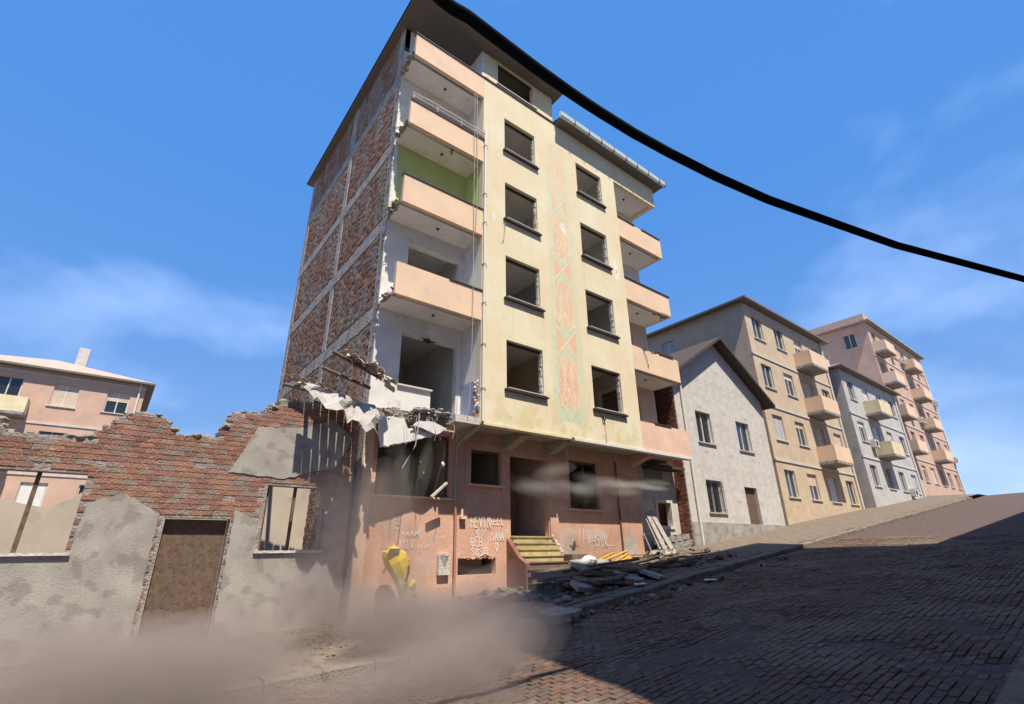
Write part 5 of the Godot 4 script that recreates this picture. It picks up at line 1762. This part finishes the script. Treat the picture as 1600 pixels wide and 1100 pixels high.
func make_debris() -> void:
	# boards leaning on the corner pier
	plank(Vector3(8.25, 1.78, -0.55), Vector3(7.90, 3.28, -1.02), 0.22, 0.03, "timber_board", M.wood, "weathered board leaning on the pink corner, leftmost of the tall pair", "board", "boards leaning on the corner")
	plank(Vector3(8.62, 1.84, -0.55), Vector3(8.16, 3.32, -1.04), 0.23, 0.03, "timber_board", M.wood, "weathered board leaning on the pink corner, rightmost of the tall pair", "board", "boards leaning on the corner")
	plank(Vector3(8.05, 1.76, -0.62), Vector3(7.80, 3.12, -1.03), 0.06, 0.03, "timber_board", M.wood, "narrow batten leaning behind the tall boards at the pink corner", "board", "boards leaning on the corner")
	plank(Vector3(7.72, 1.72, -0.75), Vector3(7.62, 2.55, -1.02), 0.035, 0.03, "timber_board", M.wood, "short thin stick leaning left of the tall boards", "board", "boards leaning on the corner")
	# yellow gas pipes
	var yl := ["topmost yellow pipe in the heap before the pink wall", "yellow pipe lying nearest the street in the heap", "yellow pipe at the back of the heap against the wall", "short yellow pipe end at the right of the heap", "yellow pipe crossing under the topmost one in the heap"]
	var yp := [[Vector3(4.55, 1.56, -0.72), Vector3(6.45, 1.98, -0.86)], [Vector3(4.75, 1.44, -0.45), Vector3(6.25, 1.80, -0.62)], [Vector3(4.35, 1.50, -0.88), Vector3(5.9, 1.92, -0.98)], [Vector3(5.7, 1.66, -0.42), Vector3(6.6, 1.80, -0.66)], [Vector3(5.0, 1.46, -0.60), Vector3(6.3, 1.88, -0.76)]]
	for i in 5:
		var b := MB.new()
		b.tube([yp[i][0], (yp[i][0] + yp[i][1]) / 2 + Vector3(0, 0.01, 0), yp[i][1]], 0.034, 10)
		tag(put(b, "yellow_pipe", M.pipe_yellow), yl[i], "pipe", "yellow pipes heaped before the wall")
	for i in 14:
		var x := rng.randf_range(6.0, 8.4)
		var z := rng.randf_range(-0.85, 0.1)
		plank(Vector3(x, pave_y(x, z) + rng.randf_range(0.05, 0.32), z), Vector3(x + rng.randf_range(0.5, 1.1), pave_y(x, z) + rng.randf_range(0.10, 0.35), z + rng.randf_range(-0.5, 0.3)), rng.randf_range(0.04, 0.1), 0.03, "scrap_lath", M.wood if i % 2 else M.dark_wood, "thin broken lath in the heap right of the yellow pipes", "lath", "laths in the heap")
	# white sack
	var b := MB.new()
	var nu := 22
	var nv := 12
	var sk := []
	for i in nv + 1:
		var ringp := []
		for j in nu:
			var th := PI * i / nv
			var ph := TAU * j / nu
			var sx := cos(th)
			var rr := pow(sin(th), 0.6)
			var wob := 1.0 + 0.10 * sin(ph * 3 + sx * 4) + 0.06 * sin(ph * 7 - sx * 9)
			ringp.append(Vector3(sx * 0.42, 0.17 * rr * sin(ph) * wob + 0.03 * sin(sx * 7), 0.24 * rr * cos(ph) * wob))
		sk.append(ringp)
	for i in nv:
		for j in nu:
			var j2 := (j + 1) % nu
			b.quad(sk[i][j], sk[i][j2], sk[i + 1][j2], sk[i + 1][j])
	var o := put(b, "sack", M.sack)
	o.transform = Transform3D(Basis.from_euler(Vector3(0, 0.35, 0.10)).scaled(Vector3(0.78, 0.74, 0.78)), Vector3(3.62, 1.74, 0.12))
	tag(o, "full white sack slumped beside the entrance steps", "sack")
	b = MB.new()
	for i in nv:
		for j in nu:
			var j2 := (j + 1) % nu
			b.quad(sk[i][j] * 0.9, sk[i][j2] * 0.9, sk[i + 1][j2] * 0.9, sk[i + 1][j] * 0.9)
	o = put(b, "sack", M.concrete)
	o.transform = Transform3D(Basis.from_euler(Vector3(0.2, -0.3, -0.1)), Vector3(4.2, 1.62, 0.05))
	tag(o, "dusty grey sack behind and right of the white sack", "sack")
	# long pole on the pavement and dark boards
	b = MB.new()
	b.tube([Vector3(3.05, 1.30, 0.55), Vector3(4.1, 1.30, 1.55)], 0.05, 8)
	tag(put(b, "fallen_pole", M.wood), "round timber pole lying across the pavement below the sack", "pole")
	var bl := [[Vector3(3.9, 1.34, 0.1), Vector3(5.6, 1.50, 0.5)], [Vector3(4.4, 1.42, -0.1), Vector3(5.9, 1.60, -0.1)], [Vector3(4.9, 1.40, 0.7), Vector3(6.6, 1.56, 0.3)], [Vector3(3.3, 1.20, 1.2), Vector3(4.5, 1.32, 0.7)], [Vector3(6.0, 1.55, 0.2), Vector3(7.3, 1.70, 0.6)], [Vector3(2.1, 1.02, 1.0), Vector3(3.3, 1.15, 1.4)]]
	for i in 26:
		var x := rng.randf_range(3.2, 8.8)
		var z := rng.randf_range(-0.3, 1.5)
		var an := rng.randf_range(-0.5, 0.5)
		var ln := rng.randf_range(0.25, 0.6)
		var y := pave_y(x, z) + rng.randf_range(0.06, 0.22)
		bl.append([Vector3(x - ln * cos(an), y - 0.107 * ln + rng.randf_range(-0.05, 0.05), z - ln * sin(an)), Vector3(x + ln * cos(an), y + 0.107 * ln + rng.randf_range(-0.05, 0.08), z + ln * sin(an))])
	for i in bl.size():
		plank(bl[i][0], bl[i][1], rng.randf_range(0.14, 0.3), 0.045, "dark_board", M.dark_wood, "dark broken board lying flat on the littered pavement", "board", "dark boards on the pavement")
	# broken concrete pieces on the road
	b = MB.new()
	b.prism(crack_poly([Vector2(-0.62, -0.22), Vector2(0.1, -0.28), Vector2(0.6, -0.16), Vector2(0.52, 0.22), Vector2(-0.1, 0.27), Vector2(-0.55, 0.16)]), -0.07, 0.07)
	o = put(b, "concrete_slab", M.concrete)
	o.transform = Transform3D(Basis.from_euler(Vector3(-PI / 2 + 0.10, 0.25, 0)), Vector3(0.25, 0.86, 2.48))
	tag(o, "flat broken grey concrete slab lying at the kerb", "slab", "", "thing")
	b = MB.new()
	b.prism(crack_poly([Vector2(-0.42, -0.13), Vector2(0.35, -0.2), Vector2(0.45, 0.05), Vector2(0.05, 0.2), Vector2(-0.38, 0.14)]), -0.035, 0.035)
	o = put(b, "red_slab", M.red_slab)
	o.transform = Transform3D(Basis.from_euler(Vector3(-PI / 2 + 0.16, 0.2, 0)), Vector3(-0.78, 0.80, 2.75))
	tag(o, "flat red brick coloured fragment on the road left of the grey slab", "fragment")
	var big := [[2.0, 0.35, 0.30, 0.75, 0.10, 0.35], [2.7, 0.55, 0.42, 0.9, -0.25, 0.28], [3.3, 0.30, 0.30, 0.7, 0.30, 0.40], [3.0, 0.95, 0.25, 1.0, 0.12, 0.16], [4.2, 0.75, 0.30, 0.8, -0.15, 0.22], [2.3, 1.25, 0.20, 0.65, 0.35, 0.14]]
	for i in big.size():
		var q: Array = big[i]
		b = MB.new()
		b.prism(crack_poly([Vector2(-q[3], -q[2]), Vector2(q[3] * 0.6, -q[2] * 1.15), Vector2(q[3], -q[2] * 0.1), Vector2(q[3] * 0.5, q[2]), Vector2(-q[3] * 0.7, q[2] * 0.85)]), -0.05, 0.05)
		o = put(b, "broken_slab", [M.steps_brown, M.pavement, M.concrete][i % 3])
		o.transform = Transform3D(Basis.from_euler(Vector3(-PI / 2 + 0.22 + 0.08 * (i % 3), q[4], 0.1 - 0.05 * i)), Vector3(q[0], pave_y(q[0], q[1]) + q[5], q[1]))
		tag(o, ["large brown slab leaning on the lowest step at its left end", "large dark slab lying before the middle of the steps", "large grey slab tipped against the right end of the steps", "long brown slab lying flat between the steps and the kerb", "long dark slab under the grey sack", "grey slab nearest the kerb before the steps"][i], "slab", "", "thing")
	for i in 9:
		var x := rng.randf_range(1.9, 4.6)
		var z := rng.randf_range(0.15, 1.3)
		var an := rng.randf_range(-0.45, 0.45)
		var ln := rng.randf_range(0.45, 0.85)
		var y := pave_y(x, z) + rng.randf_range(0.25, 0.45)
		plank(Vector3(x - ln * cos(an), y - 0.1, z - ln * sin(an)), Vector3(x + ln * cos(an), y + rng.randf_range(-0.12, 0.15), z + ln * sin(an)), rng.randf_range(0.12, 0.22), 0.05, "heaped_plank", M.dark_wood, "dark plank thrown on the slab heap before the steps", "plank", "planks on the slab heap")
	for i in 15:
		var x := rng.randf_range(1.9, 5.4)
		var z := rng.randf_range(0.25, 1.55)
		if x < 3.6: z = rng.randf_range(0.12, 1.5)
		var w := rng.randf_range(0.22, 0.5)
		var d := rng.randf_range(0.14, 0.28)
		b = MB.new()
		b.prism(crack_poly([Vector2(-w, -d), Vector2(w * 0.7, -d * 1.1), Vector2(w, d * 0.3), Vector2(w * 0.3, d), Vector2(-w * 0.8, d * 0.9)]), -0.04, 0.04)
		o = put(b, "broken_slab", [M.pavement, M.concrete, M.steps_brown][i % 3])
		o.transform = Transform3D(Basis.from_euler(Vector3(-PI / 2 + rng.randf_range(-0.1, 0.5), rng.randf_range(-0.6, 0.6), rng.randf_range(-0.15, 0.15))), Vector3(x, pave_y(x, z) + rng.randf_range(0.06, 0.30 if x < 3.8 else 0.16), z))
		tag(o, "%s broken slab tilted in the heap before the entrance steps" % ["dark", "grey", "brown"][i % 3], "slab", "%s slabs heaped before the steps" % ["dark", "grey", "brown"][i % 3], "thing")
	# rubble stones one by one
	var cols := [Color(0.175, 0.145, 0.118), Color(0.235, 0.20, 0.165), Color(0.115, 0.097, 0.08), Color(0.25, 0.12, 0.08), Color(0.34, 0.305, 0.265)]
	var ms := []
	for k in 10:
		b = MB.new()
		b.c = cols[k % 5]
		b.rock(Vector3.ZERO, Vector3(0.12, 0.075, 0.10), rng)
		ms.append(b.mesh())
	for i in 230:
		var x := rng.randf_range(-3.2, 9.6)
		var z := rng.randf_range(-0.95, 2.9)
		if i > 150:
			x = rng.randf_range(-0.2, 3.0)
			z = rng.randf_range(-0.9, 1.6)
		if x > 1.6 and x < 4.0 and z < 0.2: z = rng.randf_range(0.35, 2.9)
		if z > 1.75 and z < 2.3: z += 0.7
		var s := rng.randf_range(0.35, 1.25)
		var gy := pave_y(x, z) if z < 2.0 else road_y(x, z)
		var k := rng.randi() % 10
		o = inst(ms[k], "rubble_stone", M.stone_mix)
		o.transform = Transform3D(Basis.from_euler(Vector3(rng.randf() * 0.5, rng.randf() * 6, rng.randf() * 0.5)).scaled(Vector3.ONE * s), Vector3(x, gy + 0.035 * s, z))
		var cn: String = ["dark grey", "grey", "blackish", "brick red", "pale grey"][k % 5]
		tag(o, "%s rubble stone among the litter on the %s" % [cn, "pavement" if z < 2.0 else "road edge"], "stone", "%s rubble stones on the %s" % [cn, "pavement" if z < 2.0 else "road edge"])
	b = MB.new()   # crumbs and grit
	for i in 2600:
		var x := rng.randf_range(-4, 10)
		var z := -1.0 + absf(rng.randfn(0, 1.5))
		if z > 4.5: continue
		if z > 1.8 and z < 2.25: continue
		var s := rng.randf_range(0.008, 0.032)
		b.c = cols[rng.randi() % 5]
		b.rock(Vector3(x, (pave_y(x, z) if z < 2.0 else road_y(x, z)) + s * 0.3, z), Vector3(s * 1.3, s * 0.7, s), rng)
	tag(put(b, "grit", M.stone_mix), "loose grit and crumbs strewn over pavement and road edge", "grit", "", "stuff")
	# light litter
	var ll := [[3.55, 1.9, "crumpled pale blue plastic sheet on the pavement edge"], [-0.1, 0.3, "crumpled bluish plastic rag near the cellar opening"], [5.2, 2.75, "small white paper scrap on the road by the kerb"]]
	for i in 3:
		b = MB.new()
		for q in 5:
			b.rock(Vector3(rng.randf_range(-0.15, 0.15), 0.02, rng.randf_range(-0.08, 0.08)), Vector3(0.12, 0.03, 0.08), rng)
		o = put(b, "litter", M.sack if i != 1 else M.blue_wall)
		var z: float = ll[i][1]
		o.position = Vector3(ll[i][0], (pave_y(ll[i][0], z) if z < 2.0 else road_y(ll[i][0], z)) + 0.02, z)
		tag(o, ll[i][2], "litter")
	# pieces caught in mid fall before the ground floor window
	plank(Vector3(-0.92, 3.30, -0.75), Vector3(-0.55, 3.66, -0.65), 0.09, 0.05, "falling_board", M.frame_white, "white splinter of board falling before the dark ground floor window", "board")
	var fr := [[-0.72, 4.10, 0.05, "longish pale crumb falling above the white splinter"], [-0.83, 4.75, 0.035, "round pale crumb falling under the hanging parapet's right tip"], [-0.6, 4.95, 0.03, "small pale crumb just under the floor stub"], [-1.35, 4.10, 0.022, "tiny crumb falling left of the others before the dark window"], [-1.25, 3.85, 0.02, "lowest tiny crumb falling before the dark window"]]
	for q: Array in fr:
		b = MB.new()
		b.rock(Vector3.ZERO, Vector3(q[2], q[2] * 1.6, q[2]), rng)
		o = put(b, "falling_crumb", M.sack)
		o.position = Vector3(q[0], q[1], -0.6)
		tag(o, q[3], "crumb", "crumbs in mid fall")
	# yellow machine part half lost in the dust
	var r := node("machine_arm", null, Vector3(-1.58, 1.02, -0.62))
	r.scale = Vector3(0.9, 0.84, 0.9)
	tag(r, "dented yellow steel machine arm standing in the dust before the pink wall", "machine arm")
	b = MB.new()
	b.swept([Vector3(-0.50, 1.30, 0.02), Vector3(-0.42, 1.18, 0.03), Vector3(-0.30, 0.98, 0.04), Vector3(-0.20, 0.80, 0.04), Vector3(-0.10, 0.60, 0.03), Vector3(0.0, 0.40, 0.02), Vector3(0.08, 0.20, 0.0), Vector3(0.12, -0.05, 0.0)], [0.17, 0.25, 0.28, 0.26, 0.22, 0.21, 0.20, 0.18], 8)
	put(b, "boom", M.yellow_paint, r)
	b = MB.new()
	b.swept([Vector3(-0.28, 1.22, 0.05), Vector3(-0.16, 1.12, 0.07), Vector3(-0.04, 0.98, 0.08), Vector3(0.10, 0.92, 0.08)], [0.09, 0.14, 0.12, 0.06], 6)
	put(b, "link", M.yellow_paint, r)
	b = MB.new()
	b.swept([Vector3(0.02, 0.48, 0.05), Vector3(0.14, 0.40, 0.10), Vector3(0.24, 0.26, 0.08)], [0.10, 0.14, 0.07], 6)
	put(b, "link", M.yellow_paint, r)
	b = MB.new()
	b.prism(PackedVector2Array([Vector2(-0.60, 1.16), Vector2(-0.33, 1.18), Vector2(-0.30, 1.30), Vector2(-0.52, 1.30)]), -0.1, 0.27)
	put(b, "jaw", M.dark_wood, r)
	b = MB.new()
	b.tube([Vector3(-0.10, 0.50, 0.24), Vector3(-0.06, 0.68, 0.31), Vector3(-0.02, 0.86, 0.24)], 0.03, 8)
	put(b, "hydraulic_hose", M.lamp_black, r)
	b = MB.new()
	b.tube([Vector3(0.13, 0.34, -0.16), Vector3(0.13, 0.34, 0.16)], 0.07, 14)
	put(b, "pin", M.rose, r)
	b = MB.new()
	b.bevel(Vector3(0.10, -0.12, -0.12), Vector3(0.30, 0.18, 0.16), 0.02)
	put(b, "foot", M.dark_wood, r)

# ---------------------------------------------------------------- dust in the air
func puff(parent: Node, at: Vector3, size: Vector3, density: float, col: Color, turn := Vector3.ZERO) -> void:
	var f := FogVolume.new()
	f.name = "puff"
	f.shape = RenderingServer.FOG_VOLUME_SHAPE_ELLIPSOID
	f.size = size
	f.position = at
	f.rotation = turn
	var m := FogMaterial.new()
	m.albedo = col
	m.density = density
	f.material = m
	parent.add_child(f, true)

func make_dust() -> void:
	var g := node("dust_cloud")
	tag(g, "thick grey dust cloud rolling over the street at the foot of the building", "dust", "", "stuff")
	var grey := Color(0.86, 0.785, 0.75)
	for i in 18:      # the thick rolling base: a core and torn wisps about it
		var x := rng.randf_range(-7.8, -0.7)
		var u := clampf((x + 7.8) / 7.0, 0, 1)
		var s := rng.randf_range(0.7, 1.7)
		var at := Vector3(x, 0.30 + rng.randf_range(0.0, 0.8) * (1.0 - u * 0.5), rng.randf_range(0.3, 3.0))
		wisps(g, at, Vector3(s * 1.5, s * rng.randf_range(0.5, 0.9), s * 1.2), rng.randf_range(0.35, 0.75), grey, 2)
	for i in 10:       # densest low before the left corner
		var s := rng.randf_range(0.7, 1.2)
		wisps(g, Vector3(rng.randf_range(-3.6, -0.9), rng.randf_range(0.35, 1.0), rng.randf_range(0.3, 2.4)), Vector3(s * 1.4, s * 0.8, s), rng.randf_range(0.6, 1.1), grey, 2)
	for i in 8:      # and out over the road towards the camera
		var s := rng.randf_range(0.8, 1.5)
		wisps(g, Vector3(rng.randf_range(-4.6, -0.9), rng.randf_range(0.25, 0.7), rng.randf_range(2.6, 4.6)), Vector3(s * 1.5, s * 0.6, s * 1.2), rng.randf_range(0.3, 0.6), grey, 2)
	for i in 12:      # thinner haze climbing the wall round the yellow arm
		var x := rng.randf_range(-4.4, -1.3)
		var s := rng.randf_range(0.5, 1.2)
		wisps(g, Vector3(x, rng.randf_range(0.9, 3.4) - maxf(0, (x + 2.6)) * 1.0, rng.randf_range(-0.5, 0.9)), Vector3(s, s * rng.randf_range(1.0, 1.9), s), rng.randf_range(0.14, 0.36), grey, 2)
	var g2 := node("falling_dust")
	tag(g2, "pale dust streaming down from the torn balcony floor", "dust", "", "stuff")
	for i in 12:
		puff(g2, Vector3(rng.randf_range(-2.4, -1.4), rng.randf_range(3.2, 4.5), rng.randf_range(-0.75, -0.1)), Vector3(rng.randf_range(0.12, 0.45), rng.randf_range(0.7, 1.8), 0.4), rng.randf_range(0.12, 0.3), Color(0.92, 0.92, 0.88), Vector3(0, 0, rng.randf_range(-0.2, 0.2)))
	var g3 := node("water_spray")
	tag(g3, "pale jet of water mist fanning out under the overhang past the entrance", "spray", "", "stuff")
	for i in 26:      # narrow at the right, fanning out to the left
		var u := (i + rng.randf()) / 26.0
		var x := lerpf(7.7, 1.7, u)
		var spread := 0.05 + 0.36 * u
		var w := rng.randf_range(0.5, 1.3)
		var at := Vector3(x, 4.0 - 0.12 * u + rng.randfn(0, 0.62) * spread, rng.randf_range(-0.45, 0.10))
		var sz := Vector3(w, 0.07 + rng.randf_range(0.2, 0.8) * spread, rng.randf_range(0.2, 0.4))
		var tilt := Vector3(0, 0, rng.randf_range(-0.28, 0.28) * u)
		for k: float in [1.6, 1.1, 0.7]:
			puff(g3, at, sz * Vector3(k, k * 1.2, k), (0.25 - 0.17 * u) * (0.4 + 1.2 * fposmod(i * 0.618, 1.0)), Color(0.95, 0.94, 0.92), tilt)
	for i in 10:
		puff(g3, Vector3(rng.randf_range(2.4, 7.2), 3.35 + rng.randf_range(-0.4, 0.5), rng.randf_range(-0.9, -0.2)), Vector3(rng.randf_range(0.8, 1.8), rng.randf_range(0.5, 1.2), 0.7), 0.07, Color(0.80, 0.75, 0.70), Vector3(0, 0, rng.randf_range(-0.4, 0.4)))

# a soft lump: shells one inside the other so that it thins outwards, and torn wisps about it
func wisps(parent: Node, at: Vector3, size: Vector3, density: float, col: Color, n: int) -> void:
	var turn := Vector3(0, rng.randf_range(-1, 1), rng.randf_range(-0.6, 0.6))
	for k: float in [1.35, 1.0, 0.65]:
		puff(parent, at, size * k, density * 0.34, col, turn)
	for i in n:
		var d := Vector3(rng.randfn(0, 0.45), absf(rng.randfn(0, 0.45)), rng.randfn(0, 0.45)) * size
		var k := rng.randf_range(0.3, 0.7)
		puff(parent, at + d, size * Vector3(k * 1.6, k * 0.6, k), density * rng.randf_range(0.12, 0.3), col, Vector3(0, rng.randf_range(-1, 1), rng.randf_range(-0.9, 0.9)))
